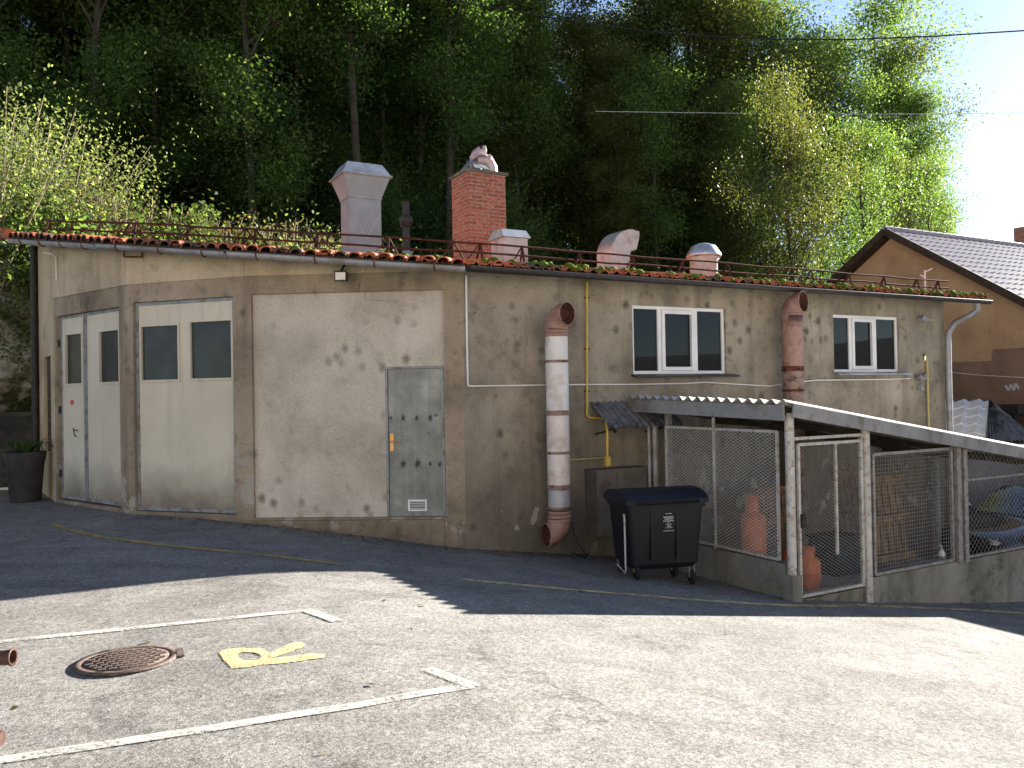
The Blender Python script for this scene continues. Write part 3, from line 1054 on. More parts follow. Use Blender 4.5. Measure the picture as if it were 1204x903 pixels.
# ---- windows of the right facade
def win(h, splits, sash, nm="window"):
    a, b, c, d = h
    o = -0.07
    f = MB()
    t = 0.05
    f.wbox(WD, a, a + t, o - .03, o + .03, c, d)
    f.wbox(WD, b - t, b, o - .03, o + .03, c, d)
    f.wbox(WD, a + t, b - t, o - .03, o + .03, d - t, d)
    f.wbox(WD, a + t, b - t, o - .03, o + .03, c, c + t)
    xs_ = [a] + list(splits) + [b]
    for s in splits:
        f.wbox(WD, s - .035, s + .035, o - .03, o + .03, c + t, d - t)
    wf = f.build(nm, MAT['white_pvc'], ws)
    for i in range(3):
        s0 = xs_[i] + (t if i == 0 else .035)
        s1 = xs_[i + 1] - (t if i == 2 else .035)
        if i == sash:
            q = MB()
            g = .06
            q.wbox(WD, s0 + .004, s0 + g, o - .02, o + .05, c + t + .004, d - t - .004)
            q.wbox(WD, s1 - g, s1 - .004, o - .02, o + .05, c + t + .004, d - t - .004)
            q.wbox(WD, s0 + g, s1 - g, o - .02, o + .05, d - t - g, d - t - .004)
            q.wbox(WD, s0 + g, s1 - g, o - .02, o + .05, c + t + .004, c + t + g)
            q.build("sash", MAT['white_pvc'], wf)
        p = MB()
        p.wbox(WD, s0 + .001, s1 - .001, o - .004, o + .004, c + t + .001, d - t - .001)
        p.build("pane", MAT['glass'], wf)
    sl_ = MB()
    sl_.obox(WD.pt((a + b) / 2 + .06, c - .02, 0.03), WD.d * ((b - a) / 2 + .1), WD.o * 0.11 + Vector((0, 0, -.02)), Vector((0, 0, .012)))
    sl_.build("sill", MAT['eave_dark'] if sash == 1 and a < 5 else MAT['galv'], wf)
    return wf


win(h1, (WD.at(777.5, 400)[0], WD.at(820, 400)[0]), 1)
win(h2, (WD.at(1002, 400)[0], WD.at(1031, 400)[0]), 1)

# ---- roof
def offs_pt(w1, w2, o):
    """meeting point of two wall lines pushed out by o"""
    a1, d1 = w1.p0 + w1.o * o, w1.d
    a2, d2 = w2.p0 + w2.o * o, w2.d
    den = d1.x * d2.y - d1.y * d2.x
    t = ((a2.x - a1.x) * d2.y - (a2.y - a1.y) * d2.x) / den
    return a1 + d1 * t


OV = 0.34
E_AB, E_BC, E_CD = offs_pt(WA, WB, OV), offs_pt(WB, WC, OV), offs_pt(WC, WD, OV)
E_R = WD.pt(WD.L + 0.78, 0, OV)
E_L = WA.pt(-0.72, 0, OV)
RB, LB = E_R + NV * 8.9, UN(ucoord(E_L) - 0.5, 8.5)
LB = Vector((LB.x, LB.y, 0))
RB = UN(ucoord(E_R), 8.5)
outline = [E_L, E_AB, E_BC, E_CD, E_R, RB, LB]


def inside(p, poly):
    c = False
    j = len(poly) - 1
    for i in range(len(poly)):
        a, b = poly[i], poly[j]
        if (a.y > p.y) != (b.y > p.y) and p.x < (b.x - a.x) * (p.y - a.y) / (b.y - a.y) + a.x:
            c = not c
        j = i
    return c


rf = MB()
lift = lambda p, z=0.0: Vector((p.x, p.y, zroof(p) + z))
rf.prism([lift(p, 0.0) for p in outline], (0, 0, 0.035), 1)                 # boarding
TW, TR = 0.2, 0.34
# tiled field: rolls along the slope, a small step at every course
u0 = min(ucoord(p) for p in outline)
u1 = max(ucoord(p) for p in outline)
ncol = int((u1 - u0) / (TW / 4))
for r in range(int(12.5 / TR) + 1):
    n0 = -0.37 + r * TR
    rowa, rowb = [], []
    for i in range(ncol + 1):
        u = u0 + i * TW / 4
        ph = i % 4
        hgt = (0.05, 0.085, 0.05, 0.042)[ph]
        a, b = UN(u, n0), UN(u, n0 + TR + 0.03)
        a.z, b.z = zroof(a) + hgt + 0.028, zroof(b) + hgt
        rowa.append(a)
        rowb.append(b)
    run = []
    for i in range(ncol):
        cpt = (rowa[i] + rowb[i + 1]) / 2
        if inside(cpt, outline) and inside(rowa[i] + NV * 0.08, outline):
            rf.face([rowa[i], rowa[i + 1], rowb[i + 1], rowb[i]], 0, True)
            rf.face([rowa[i] - Vector((0, 0, .03)), rowa[i + 1] - Vector((0, 0, .03)), rowa[i + 1], rowa[i]], 0)


def barrel_row(a, b, tw, length):
    d = b - a
    d.z = 0
    L = d.length
    d.normalize()
    inn_ = Vector((-d.y, d.x, 0))
    n = int(L / tw)
    for i in range(n):
        c = a + d * ((i + .5) * L / n)
        ang = random.uniform(-.03, .03)
        dz = random.uniform(-.008, .012)
        ax = inn_ * cos(ang) + d * sin(ang)
        ou = random.uniform(0.02, 0.055)
        rows_o, rows_i = [], []
        for e in (-ou, length):
            q = c + ax * e
            z = zroof(q) + 0.045 + dz
            ro, ri = [], []
            for k_ in range(8):
                t = pi * k_ / 7
                r = tw * 0.49
                ro.append(Vector((q.x, q.y, z)) - d * (r * cos(t)) + Vector((0, 0, 0.068 * sin(t))))
                ri.append(Vector((q.x, q.y, z)) - d * ((r - .016) * cos(t)) + Vector((0, 0, 0.068 * sin(t) - .016)))
            rows_o.append(ro)
            rows_i.append(ri)
        rf.grid(rows_o, 0, True)
        rf.grid(rows_i, 2, True)
        rf.grid([rows_i[0], rows_o[0]], 0, False)


for a, b in ((E_L, E_AB), (E_AB, E_BC), (E_BC, E_CD), (E_CD, E_R)):
    barrel_row(a, b, 0.185, 0.42)
# left verge: closing tiles up the slope
dv = (LB - E_L)
for i in range(int(dv.length / 0.34)):
    a = E_L + dv.normalized() * (i * 0.34)
    b = E_L + dv.normalized() * ((i + 1) * 0.34 + .03)
    rf.tube([lift(a, .085), lift(b, .06)], [0.085, 0.075], 8, 0)
roof = rf.build("roof", [MAT['tile'], MAT['dark_wood'], MAT['dark_iron']], ws)
roof["label"] = "weathered orange clay tile roof, mossy along its right eave"

# moss cushions along the right eave
ms = MB()


def lump(mbx, c, rx, ry, rz, seed, n=9, m=6, mi=0):
    rows = []
    for i in range(m + 1):
        t = pi * i / m
        row = []
        for j in range(n):
            f = 2 * pi * j / n
            v = Vector((sin(t) * cos(f), sin(t) * sin(f), cos(t)))
            g = 1 + 0.6 * noise.noise(v * 2.6 + Vector((seed, seed * .7, 0)))
            row.append(Vector(c) + Vector((v.x * rx * g, v.y * ry * g, v.z * rz * g)))
        rows.append(row)
    mbx.grid(rows, mi, True, True)


dE = (E_R - E_CD)
LE = dE.length
for i in range(420):
    t = random.random()
    dens = 0.28 + 0.72 * sstep(0.42, 0.58, t) - 0.6 * sstep(0.9, 0.97, t) + (0.35 if 0.14 < t < 0.2 or 0.29 < t < 0.33 else 0)
    if random.random() > dens:
        continue
    p = E_CD + dE * t + NV * random.uniform(-0.03, 0.12)
    s = random.uniform(0.28, 0.72)
    lump(ms, lift(p, 0.1 + random.uniform(-.035, .02)), 0.095 * s, 0.09 * s, 0.06 * s, i * 3.1)
for i in range(26):
    e = random.choice(((E_L, E_AB), (E_AB, E_BC), (E_BC, E_CD)))
    p = e[0].lerp(e[1], random.random()) + NV * random.uniform(0.1, 0.4)
    s = random.uniform(0.3, 0.7)
    lump(ms, lift(p, 0.1), 0.1 * s, 0.09 * s, 0.05 * s, i * 1.7)
tag(ms.build("moss", MAT['moss'], ws), "bright green moss cushions on the eave tiles", kind="stuff")

# gutters
def gutter(mbx, a, b, r, drop, n=10, hi=False, z_out=0.09):
    d = (b - a).normalized()
    o = Vector((d.y, -d.x, 0))
    rows = []
    for p in (a, b):
        c = lift(p, -drop) + o * z_out
        rows.append([c + o * (r * cos(t)) + Vector((0, 0, r * sin(t))) for t in [pi + pi * k_ / n for k_ in range(n + 1)]] +
                    [c + o * ((r - .008) * cos(t)) + Vector((0, 0, (r - .008) * sin(t))) for t in [2 * pi - pi * k_ / n for k_ in range(n + 1)]])
    mbx.grid(rows, 0, True, True)
    mbx.face(rows[0])
    mbx.face(list(reversed(rows[1])))
    a2, b2 = lift(a, -drop) + o * (z_out + r), lift(b, -drop) + o * (z_out + r)
    mbx.tube([a2, b2], 0.008, 6)


g1 = MB()
for a, b in ((E_L + WA.d * 0.25, E_AB), (E_AB, E_BC), (E_BC, E_CD)):
    gutter(g1, a, b, 0.062, 0.02)
gt = g1.build("gutter", MAT['galv_dull'], ws)
br = MB()
for a, b, n in ((E_L + WA.d * .4, E_AB, 4), (E_AB, E_BC, 3), (E_BC, E_CD, 4)):
    d = (b - a).normalized()
    o = Vector((d.y, -d.x, 0))
    for i in range(n):
        c = lift(a.lerp(b, (i + .5) / n), -0.02) + o * 0.09
        br.tube([c - o * .1 + Vector((0, 0, .02))] + [c + o * (.068 * cos(t)) + Vector((0, 0, .068 * sin(t))) for t in [pi + pi * k_ / 6 for k_ in range(7)]] + [c + o * .06 + Vector((0, 0, .03))], 0.011, 5)
        br.cut()
br.build_each("gutter_bracket", MAT['rust'], ws)
g2 = MB()
gutter(g2, E_CD - WD.d * 0.02, E_R, 0.062, 0.012)
g2.build("dark_gutter", MAT['eave_dark'], ws)
fl = MB()
fl.tube([lift(E_CD, -.012) + WD.o * 0.15, lift(E_R, -.012) + WD.o * 0.15], 0.009, 6)
fl.build("gutter_rim_glint", MAT['galv'], ws)  # pale tube stands in for the sunlit glint along the dark gutter
so_ = MB()                                                    # rafters tails / soffit boards
for a, b, w in ((E_L, E_AB, WA), (E_AB, E_BC, WB), (E_BC, E_CD, WC), (E_CD, E_R, WD)):
    d = (b - a).normalized()
    ii = Vector((-d.y, d.x, 0))
    p = [lift(a, -.012), lift(b, -.012), lift(b + ii * (OV - .03), -.012), lift(a + ii * (OV - .03), -.012)]
    so_.prism(list(p), (0, 0, -0.02))
so_.build("soffit", MAT['dark_wood'], ws)
# right downpipe with its swan neck, and the dark one on the left corner
dp = MB()
t0 = lift(WD.pt(WD.L + 0.42, 0, OV), -0.07) + WD.o * 0.06
cor = WD.pt(WD.L - 0.04, 0, 0.1)
dp.tube([t0, t0 + Vector((0, 0, -.12)), t0.lerp(Vector((cor.x, cor.y, t0.z - .42)), .25) + Vector((0, 0, -.12)),
         Vector((cor.x, cor.y, t0.z - .45)) * .75 + t0 * .25 + Vector((0, 0, -.02)), Vector((cor.x, cor.y, t0.z - .56)), Vector((cor.x, cor.y, t0.z - .75)),
         Vector((cor.x, cor.y, -2.6))], 0.055, 12)
for z in (t0.z - .8, 1.4, 0.2):
    dp.tube([Vector((cor.x, cor.y, z)), Vector((cor.x, cor.y, z - .03))], 0.062, 12)
dp.build("downpipe", MAT['galv_dull'], ws)
dl = MB()
pL = WE.pt(0.35, 0, 0.14)
pL = at(41, 430, 14.6)
dl.tube([Vector((pL.x, pL.y, zroof(pL) - .1)), Vector((pL.x, pL.y, -.1))], 0.06, 10)
for z in (0.6, 1.9, 3.0):
    dl.tube([Vector((pL.x, pL.y, z)), Vector((pL.x, pL.y, z + .05))], 0.072, 10)
dl.build("downpipe", MAT['dark_iron'], ws)

# snow guard: two rusty rails on triangular brackets
sg = MB()
path = [offs_pt(WA, WB, -0.12), offs_pt(WB, WC, -0.12), offs_pt(WC, WD, -0.12)]
gs = [WA.pt(-0.5, 0, -0.12)] + path + [WD.pt(WD.at(1122, 340)[0], 0, -0.12)]
for h in (0.205, 0.335):
    pts = []
    for a, b in zip(gs[:-1], gs[1:]):
        n = max(2, int((b - a).length / 0.6))
        for i in range(n):
            p = a.lerp(b, i / n)
            pts.append(lift(p, h + random.uniform(-.012, .012)))
    pts.append(lift(gs[-1], h))
    sg.tube(pts, 0.016, 6)
for a, b in zip(gs[:-1], gs[1:]):
    d = (b - a).normalized()
    ii = Vector((-d.y, d.x, 0))
    n = max(2, int(round((b - a).length / 0.95)))
    for i in range(n + 1):
        p = a.lerp(b, min(0.97, max(0.03, i / n)))
        top = lift(p, 0.345)
        sk = d * random.uniform(-.07, .07)
        sg.beam(lift(p - ii * .06, .07), top, 0.03, 0.012)
        sg.beam(lift(p + ii * .26 + d * .12 + sk, .08), top, 0.024, 0.01)
        sg.beam(lift(p - ii * .03 - d * .18 + sk, .08), top, 0.022, 0.01)
tag(sg.build("snow_guard", MAT['rust_dark'], ws), "rusty snow guard rails along the eave")

# chimney
cu, cn = ucoord(at(563, 250, 13.5)), ncoord(at(563, 250, 13.5))
ch = MB()
cz0, cz1 = zroof(UN(cu, cn)) - 0.1, 5.17
hw, hd_ = 0.345, 0.30


def dbox(mbx, u_, n_, hu, hn, z0, z1, mi=0):
    c = UN(u_, n_, (z0 + z1) / 2)
    mbx.obox(c, DV * hu, NV * hn, Vector((0, 0, (z1 - z0) / 2)), mi)


dbox(ch, cu, cn, hw, hd_, cz0, cz1)
chim = ch.build("chimney", MAT['brick'], ws)
chim["label"] = "square red brick chimney with a thin slab on top"
cc = MB()
dbox(cc, cu, cn, hw + .035, hd_ + .035, cz1, cz1 + .045)
cc.build("cap_slab", MAT['curb'], chim)


def elbow(c, d0, d1, r, bend, n=7):
    """path of a quarter bend that starts at c heading d0 and ends heading d1"""
    d0, d1 = Vector(d0).normalized(), Vector(d1).normalized()
    ctr = Vector(c) + d1 * bend
    return [ctr - d1 * (bend * cos(t)) + d0 * (bend * sin(t)) for t in [pi / 2 * i / n for i in range(n + 1)]]


def ring_open(mbx, p, d, r, mi):
    mbx.lathe(p, [(r * 1.02, -.02), (r * 1.06, -.01), (r * 1.06, .004), (r * .96, .004)], 20, mi, True, d)
    mbx.lathe(p, [(r * .96, .004), (r * .94, -.1), (0.001, -.1)], 20, mi + 1, True, d)


pot = MB()
zt = cz1 + .045
q0 = UN(cu + 0.0, cn + .08, zt)
pth = [q0, q0 + Vector((0, 0, .27))] + elbow(q0 + Vector((0, 0, .27)), (0, 0, 1), (DV - NV * .08).normalized(), .1, .15)
pot.tube(pth, 0.1, 18, 0, False)
ring_open(pot, pth[-1], (DV - NV * .08).normalized(), .1, 0)
for k_ in (.02, .2, .3):
    pot.lathe(q0 + Vector((0, 0, k_)), [(.101, 0), (.11, .012), (.101, .024)], 18, 0)
pot.build("chimney_pot", [MAT['pot_rose'], MAT['duct_in']], chim)
pot = MB()
q1 = UN(cu + 0.06, cn - .1, zt)
pth = [q1 - DV * .16 + Vector((0, 0, .2)), q1 - DV * .04 + Vector((0, 0, .25)), q1 + DV * .07 + Vector((0, 0, .225)), q1 + DV * .13 + Vector((0, 0, .12)), q1 + DV * .14]
pot.tube(pth, [.095, .1, .105, .105, .105], 18, 0)
for e_, f_ in ((1, 2), (3, 4)):
    pot.lathe(pth[f_], [(.106, -.012), (.116, 0), (.106, .012)], 18, 0, True, pth[f_] - pth[e_])
pot.build("chimney_pot", [MAT['pot_rose'], MAT['duct_in']], chim)
sh_ = MB()
q2 = UN(cu - .16, cn - .12, zt)
rows = []
for i in range(6):
    t = i / 5
    a = q2 - DV * .17 + DV * (.36 * t) + Vector((0, 0, .02 + .24 * sin(pi * .62 * t)))
    rows.append([a - NV * .14, a + NV * .16])
sh_.grid(rows, 0, True)
sh_.grid([[p + Vector((0, 0, -.006)) for p in r] for r in rows], 0, True)
sh_.prism([q2 - DV * .06 - NV * .2 + Vector((0, 0, .02)), q2 + DV * .2 - NV * .2 + Vector((0, 0, .02)), q2 + DV * .16 - NV * .06 + Vector((0, 0, .15)), q2 - DV * .08 - NV * .06 + Vector((0, 0, .18))], (0, 0, .006))
sh_.build("bent_flashing", MAT['galv'], chim)


# ------------------------------------------------------------------ roof equipment (bolted on, each a thing)
def roofbase(px, Y):
    p = at(px, 290, Y)
    return ucoord(p), ncoord(p)


def frustum(mbx, u_, n_, a, b, z0, z1, mi=0):
    lo = [UN(u_ + s * a[0], n_ + t * a[1], z0) for s, t in ((-1, -1), (1, -1), (1, 1), (-1, 1))]
    hi = [UN(u_ + s * b[0], n_ + t * b[1], z1) for s, t in ((-1, -1), (1, -1), (1, 1), (-1, 1))]
    mbx.box8(lo + hi, mi)


vu, vn = roofbase(425, 12.9)
zb_ = zroof(UN(vu, vn))
vz = lambda y: at(425, y, 12.9).z
vh = thing("roof_vent", "tall square grey sheet metal vent with a flared cowl on the roof", "roof vent", UN(vu, vn, zb_), "vents on the workshop roof")
m = MB()
dbox(m, vu, vn, .255, .22, zb_ - .1, vz(236))
m.build("shaft", MAT['vent_grey'], vh)
m = MB()
frustum(m, vu, vn, (.26, .225), (.375, .33), vz(236), vz(211))
m.build("flared_cowl", MAT['vent_grey'], vh)
m = MB()
frustum(m, vu, vn, (.39, .345), (.28, .23), vz(211) + .003, vz(196))
m.build("cowl_lid", MAT['galv'], vh)
m = MB()
fr = vn - .22 - .003
for a, b in (((-.2, vz(258)), (.02, vz(283))), ((.22, vz(256)), (.0, vz(284)))):
    m.beam(UN(vu + a[0], fr, a[1]), UN(vu + b[0], fr, b[1]), .008, .006, 0, NV)
m.build("brace_fold", MAT['galv'], vh)
m = MB()
for z_, gx_, gn_ in ((vz(236), .262, .227), (vz(211) + .001, .395, .35)):
    for sx in (-1, 1):
        m.obox(UN(vu + sx * gx_, vn, z_), DV * .006, NV * (gn_ + .006), Vector((0, 0, .014)))
        m.obox(UN(vu, vn + sx * gn_, z_), DV * gx_, NV * .006, Vector((0, 0, .014)))
m.build("seam_band", MAT['galv_dull'], vh)

su, sn = roofbase(478, 12.6)
zb_ = zroof(UN(su, sn))
sp = thing("flue_pipe", "thin dark iron flue pipe with a thick collar beside the grey vent", "flue pipe", UN(su, sn, zb_))
m = MB()
c = UN(su, sn, 0)
m.tube([Vector((c.x, c.y, zb_ - .1)), Vector((c.x, c.y, at(478, 237, 12.6).z))], 0.055, 12)
m.build("pipe", MAT['dark_iron'], sp)
m = MB()
z = at(478, 260, 12.6).z
m.lathe((c.x, c.y, z), [(.056, -.1), (.085, -.08), (.085, -.04), (.1, -.03), (.1, .05), (.085, .06), (.056, .09)], 14)
m.build("collar", MAT['dark_iron'], sp)
m = MB()
m.lathe((c.x, c.y, zb_), [(.16, -.02), (.1, .12), (.058, .2)], 14)
m.build("flashing", MAT['galv_dull'], sp)

bu, bn = roofbase(599, 12.2)
zb_ = zroof(UN(bu, bn))
bx = thing("roof_vent", "small low box vent with a sloping pale lid in front of the brick chimney", "roof vent", UN(bu, bn, zb_), "vents on the workshop roof")
m = MB()
ztop = at(599, 282, 12.2).z
dbox(m, bu, bn, .2, .2, zb_ - .1, ztop)
m.build("box", MAT['vent_pale'], bx)
m = MB()
frustum(m, bu, bn, (.235, .24), (.21, .14), ztop + .002, at(599, 272, 12.2).z)
m.build("lid", MAT['galv'], bx)

eu, en = roofbase(722, 13.2)
zb_ = zroof(UN(eu, en))
eb = thing("roof_vent", "curved gooseneck vent with a square mouth on the tiled roof", "roof vent", UN(eu, en, zb_), "vents on the workshop roof")
m = MB()
ez = at(722, 271, 13.2).z
R_ = .42
rows = []
hh = zb_ - .05
base = ez - R_
prof = [(-.2, hh), (-.2, base)] + [(-.2 + R_ - R_ * cos(t), base + R_ * sin(t)) for t in [pi * .5 * i / 8 for i in range(1, 9)]] + [(.36, ez - .03), (.36, ez - .1)]
inner = [(.16, hh), (.16, base - .02), (.18, base + .06), (.24, base + .1)]
outl = prof + [(.3, base + .1)] + list(reversed(inner))
# a closed side profile extruded across the vent
m.prism([UN(eu + a, en - .2, b) for a, b in outl], NV * .4)
m.build("gooseneck", MAT['vent_pale'], eb)
m = MB()
tp = [UN(eu + a, en - .205, b + .006) for a, b in prof[1:-1]]
m.grid([tp, [p + NV * .41 for p in tp]], 0, True)
m.build("back_sheet", MAT['galv'], eb)
m = MB()
a, b = UN(eu + .365, en - .17, ez - .12), UN(eu + .31, en - .17, base + .12)
m.face([a, b, b + NV * .34, a + NV * .34])
m.build("mouth_dark", MAT['dark_iron'], eb)  # flat dark face stands in for the shaded open mouth

mu, mn_ = roofbase(827, 13.8)
zb_ = zroof(UN(mu, mn_))
c = UN(mu, mn_, 0)
mv = thing("roof_vent", "round mushroom roof vent with a shallow conical metal cap", "roof vent", UN(mu, mn_, zb_), "vents on the workshop roof")
m = MB()
zc1 = at(827, 301, 13.8).z
m.lathe((c.x, c.y, 0), [(.23, zb_ - .1), (.23, zc1 - .08), (.26, zc1 - .06), (.26, zc1)], 24)
m.build("shaft", MAT['vent_pale'], mv)
m = MB()
zc2 = at(827, 286, 13.8).z
m.lathe((c.x, c.y, 0), [(.2, zc1 + .0), (.29, zc1 - .03), (.295, zc1 + .01), (.2, zc2 - .05), (.09, zc2 - .01), (0.0, zc2)], 24)
m.build("cap", MAT['galv'], mv)

# ------------------------------------------------------------------ exhaust ducts on the right facade
def bands(mbx, c, zs, r):
    for z in zs:
        mbx.lathe((c.x, c.y, z), [(r, -.02), (r * 1.07, -.014), (r * 1.07, .014), (r, .02)], 20)
        mbx.cut()


R1 = 0.155
c = WD.P(656, 500, 0.3)
zz = lambda y: EYE + (ray(656, y).z / ray(656, y).y) * c.y
ed = thing("exhaust_duct", "tall exhaust duct in white and rosy sections, elbows at both ends, left of the bin", "exhaust duct", (c.x, c.y, zz(635)), "ducts on the workshop wall")
topz, botz = zz(396), zz(600)
secs = [(zz(396), zz(425), 'duct_white'), (zz(425), zz(483), 'duct_white'), (zz(483), zz(531), 'duct_rose'), (zz(531), zz(571), 'duct_rose'), (zz(571), zz(597), 'duct_grey')]
for i, (za, zb2, mt) in enumerate(secs):
    m = MB()
    r = R1 * (1.0 if i < 4 else 0.97)
    m.lathe((c.x, c.y, 0), [(r, zb2), (r, za)], 24)
    m.build("pipe_section", MAT[mt], ed)
m = MB()
e_dir = (WD.d * 0.28 + WD.o * 0.96).normalized()
cz_ = Vector((c.x, c.y, topz))
pth = [cz_, cz_ + Vector((0, 0, .1))] + elbow(cz_ + Vector((0, 0, .1)), (0, 0, 1), e_dir, R1, .2, 8)
m.tube(pth, R1 * 1.02, 24, 0, False)
ring_open(m, pth[-1], e_dir, R1, 0)
bands(m, c, (topz + .02, topz + .07), R1 * 1.02)
m.build("elbow", [MAT['duct_pink'], MAT['duct_in']], ed)
m = MB()
cb_ = Vector((c.x, c.y, botz))
l_dir = (-WD.d * 0.95 - WD.o * 0.12).normalized()
pth = [cb_, cb_ + Vector((0, 0, -.12))] + elbow(cb_ + Vector((0, 0, -.12)), (0, 0, -1), l_dir, R1, .2, 8)
m.tube(pth, R1 * 1.0, 24, 0, False)
ring_open(m, pth[-1], l_dir, R1, 0)
bands(m, c, (botz - .02, botz - .08, botz - .13), R1 * 1.0)
m.build("elbow", [MAT['duct_pink'], MAT['duct_in']], ed)
m = MB()
bands(m, c, (zz(425), zz(484), zz(486.5), zz(532), zz(571), zz(573.5), zz(597)), R1 * 1.0)
m.build_each("clamp_ring", MAT['rust_light'], ed)
m = MB()
for y in (425, 532, 597):
    m.beam(c + Vector((0, 0, zz(y) - c.z)) + WD.o * -.14, c + Vector((0, 0, zz(y) - c.z)) - WD.o * .3, .03, .03)
    m.cut()
m.build_each("wall_bracket", MAT['rust'], ed)

R2 = .165
c2 = WD.P(932, 420, 0.3)
z2 = lambda y: EYE + (ray(932, y).z / ray(932, y).y) * c2.y
ed2 = thing("exhaust_duct", "brownish pink exhaust duct rising behind the shelter roof to the eave", "exhaust duct", (c2.x, c2.y, z2(466)), "ducts on the workshop wall")
m = MB()
m.lathe((c2.x, c2.y, 0), [(R2, -.4), (R2, z2(432))], 24)
m.build("pipe_section", MAT['rust_light'], ed2)
m = MB()
m.lathe((c2.x, c2.y, 0), [(R2, z2(432)), (R2, z2(386))], 24)
m.build("pipe_section", MAT['duct_pink'], ed2)
m = MB()
cz_ = Vector((c2.x, c2.y, z2(386)))
pth = [cz_, cz_ + Vector((0, 0, .22))] + elbow(cz_ + Vector((0, 0, .22)), (0, 0, 1), e_dir, R2, .2, 8)
m.tube(pth, R2 * 1.03, 24, 0, False)
ring_open(m, pth[-1], e_dir, R2, 0)
bands(m, c2, (z2(386), z2(380), z2(370)), R2 * 1.02)
m.build("elbow", [MAT['duct_pink'], MAT['duct_in']], ed2)
m = MB()
bands(m, c2, (z2(432), z2(435), z2(459)), R2)
m.build_each("clamp_ring", MAT['rust'], ed2)

# ------------------------------------------------------------------ pipes, cables, lamp, cabinet on the facade
m = MB()
P_ = lambda x, y, o=.05: WD.P(x, y, o)
m.tube([P_(690, 332), P_(690, 400), P_(690, 488), P_(693, 491), P_(706, 492), P_(712, 493, .3), P_(714, 507, .42), P_(714, 549, .42)], 0.017, 8)
gp = thing("gas_pipe", "bright yellow gas pipe running down the wall to the grey cabinet", "gas pipe", P_(690, 332))
m.build("riser", MAT['gas_yellow'], gp)
m = MB()
m.tube([P_(714, 538, .38), P_(712, 538, .1), P_(668, 541, .06)], .012, 8)
m.build("branch", MAT['gas_yellow_old'], gp)
m = MB()
for y in (350, 410, 460):
    m.obox(P_(690, y, .025), WD.d * .03, WD.o * .03, Vector((0, 0, .012)))
    m.cut()
m.build_each("pipe_clip", MAT['rust'], gp)
m = MB()
s_, z_ = WD.at(714, 520, .42)
m.wbox(WD, s_ - .03, s_ + .03, .39, .45, z_ - .32, z_ - .2)
m.build("valve", MAT['gas_yellow'], gp)

m = MB()
m.tube([P_(1090, 420), P_(1091, 460), P_(1092, 498), P_(1092, 540)], .022, 8)
m.tube([P_(1090, 421), P_(1087, 416), P_(1087, 424, .16)], .02, 8)
tag(m.build("standpipe", MAT['gas_yellow_old']), "pale yellow pipe with a bent tip near the right downpipe", "pipe")

m = MB()
cab = [P_(548, 324, .035), P_(549, 400, .035), P_(550, 452.5, .035), P_(553, 454, .035), P_(620, 453, .035), P_(690, 452, .035), P_(740, 452, .035), P_(800, 451, .035),
       P_(830, 449.5, .035), P_(870, 452, .035), P_(905, 454, .035), P_(930, 450, .035), P_(960, 447, .035), P_(1000, 446.5, .035), P_(1040, 446, .035), P_(1070, 445, .035)]
m.tube(cab[:4], 0.014, 6)
m.tube(cab[3:], 0.011, 6)
tag(m.build("wall_cable", MAT['white_pvc']), "thin white cable strung across the right facade under the windows", "cable")

for nm, px, py, lab in (("wall_bracket", 1085, 375, "small bent metal bracket on the wall right of the second window"), ("wall_junction", 1081, 444, "broken pale junction box and wires at the cable end")):
    m = MB()
    c = P_(px, py, .06)
    m.obox(c, WD.d * .06 + Vector((0, 0, -.035)), WD.o * .05, Vector((0, 0, .03)) + WD.d * .03)
    m.tube([c, c + WD.d * .14 + WD.o * .12 + Vector((0, 0, -.03))], .014, 6)
    if nm == "wall_junction":
        m.obox(c + WD.d * .12 + Vector((0, 0, .02)), WD.d * .05 + Vector((0, 0, .03)), WD.o * .035, Vector((0, 0, .04)))
        m.tube([c, c + Vector((0, 0, -.12)) + WD.o * .05, c + Vector((0, 0, -.18)) - WD.d * .05], .012, 5)
        m.obox(c + Vector((0, 0, -.2)) + WD.d * .03, WD.d * .04, WD.o * .04, Vector((0, 0, .035)))
    tag(m.build(nm, MAT['galv_dull']), lab, "bracket" if nm == "wall_bracket" else "junction box")

# floodlight under the eave
c = WC.P(401, 325, .12)
flm = thing("floodlight", "small square floodlight on the concrete beam above the infilled bay", "floodlight", c)
m = MB()
m.obox(c, WC.d * .078, WC.o * .035, Vector((0, 0, .06)))
m.obox(c + WC.o * .03 + Vector((0, 0, .064)), WC.d * .082, WC.o * .02, Vector((0, 0, .006)))
m.build("housing", MAT['dark_iron'], flm)
m = MB()
m.obox(c + WC.o * .037, WC.d * .066, WC.o * .003, Vector((0, 0, .05)))
m.build("lens", MAT['lamp_glass'], flm)
m = MB()
m.beam(c + Vector((0, 0, .06)), c + Vector((0, 0, .17)) + WC.d * .03 - WC.o * .08, .02, .02)
m.obox(c - WC.o * .06, WC.d * .03, WC.o * .05, Vector((0, 0, .03)))
m.build("arm", MAT['dark_iron'], flm)

# iron hook box under the left gutter, thin pipe at left corner
m = MB()
c = WA.P(140, 300, .06)
hk = [WA.P(146, 293, .05), WA.P(146, 302, .06), WB.P(167, 302, .06), WB.P(167, 293, .05)]
for a, b in zip(hk[:-1], hk[1:]):
    m.beam(a, b, .022, .022)
tag(m.build("iron_hook", MAT['rust']), "rusty square iron hook fixed under the gutter above the garage doors", "hook")
m = MB()
m.tube([WA.P(52, 297, .03), WA.P(63, 299, .03), WA.P(66, 304, .03), WA.P(66.5, 330, .03)], .012, 6)
tag(m.build("wall_cable", MAT['white_pvc']), "short pale conduit bending down the left corner of the workshop", "cable")

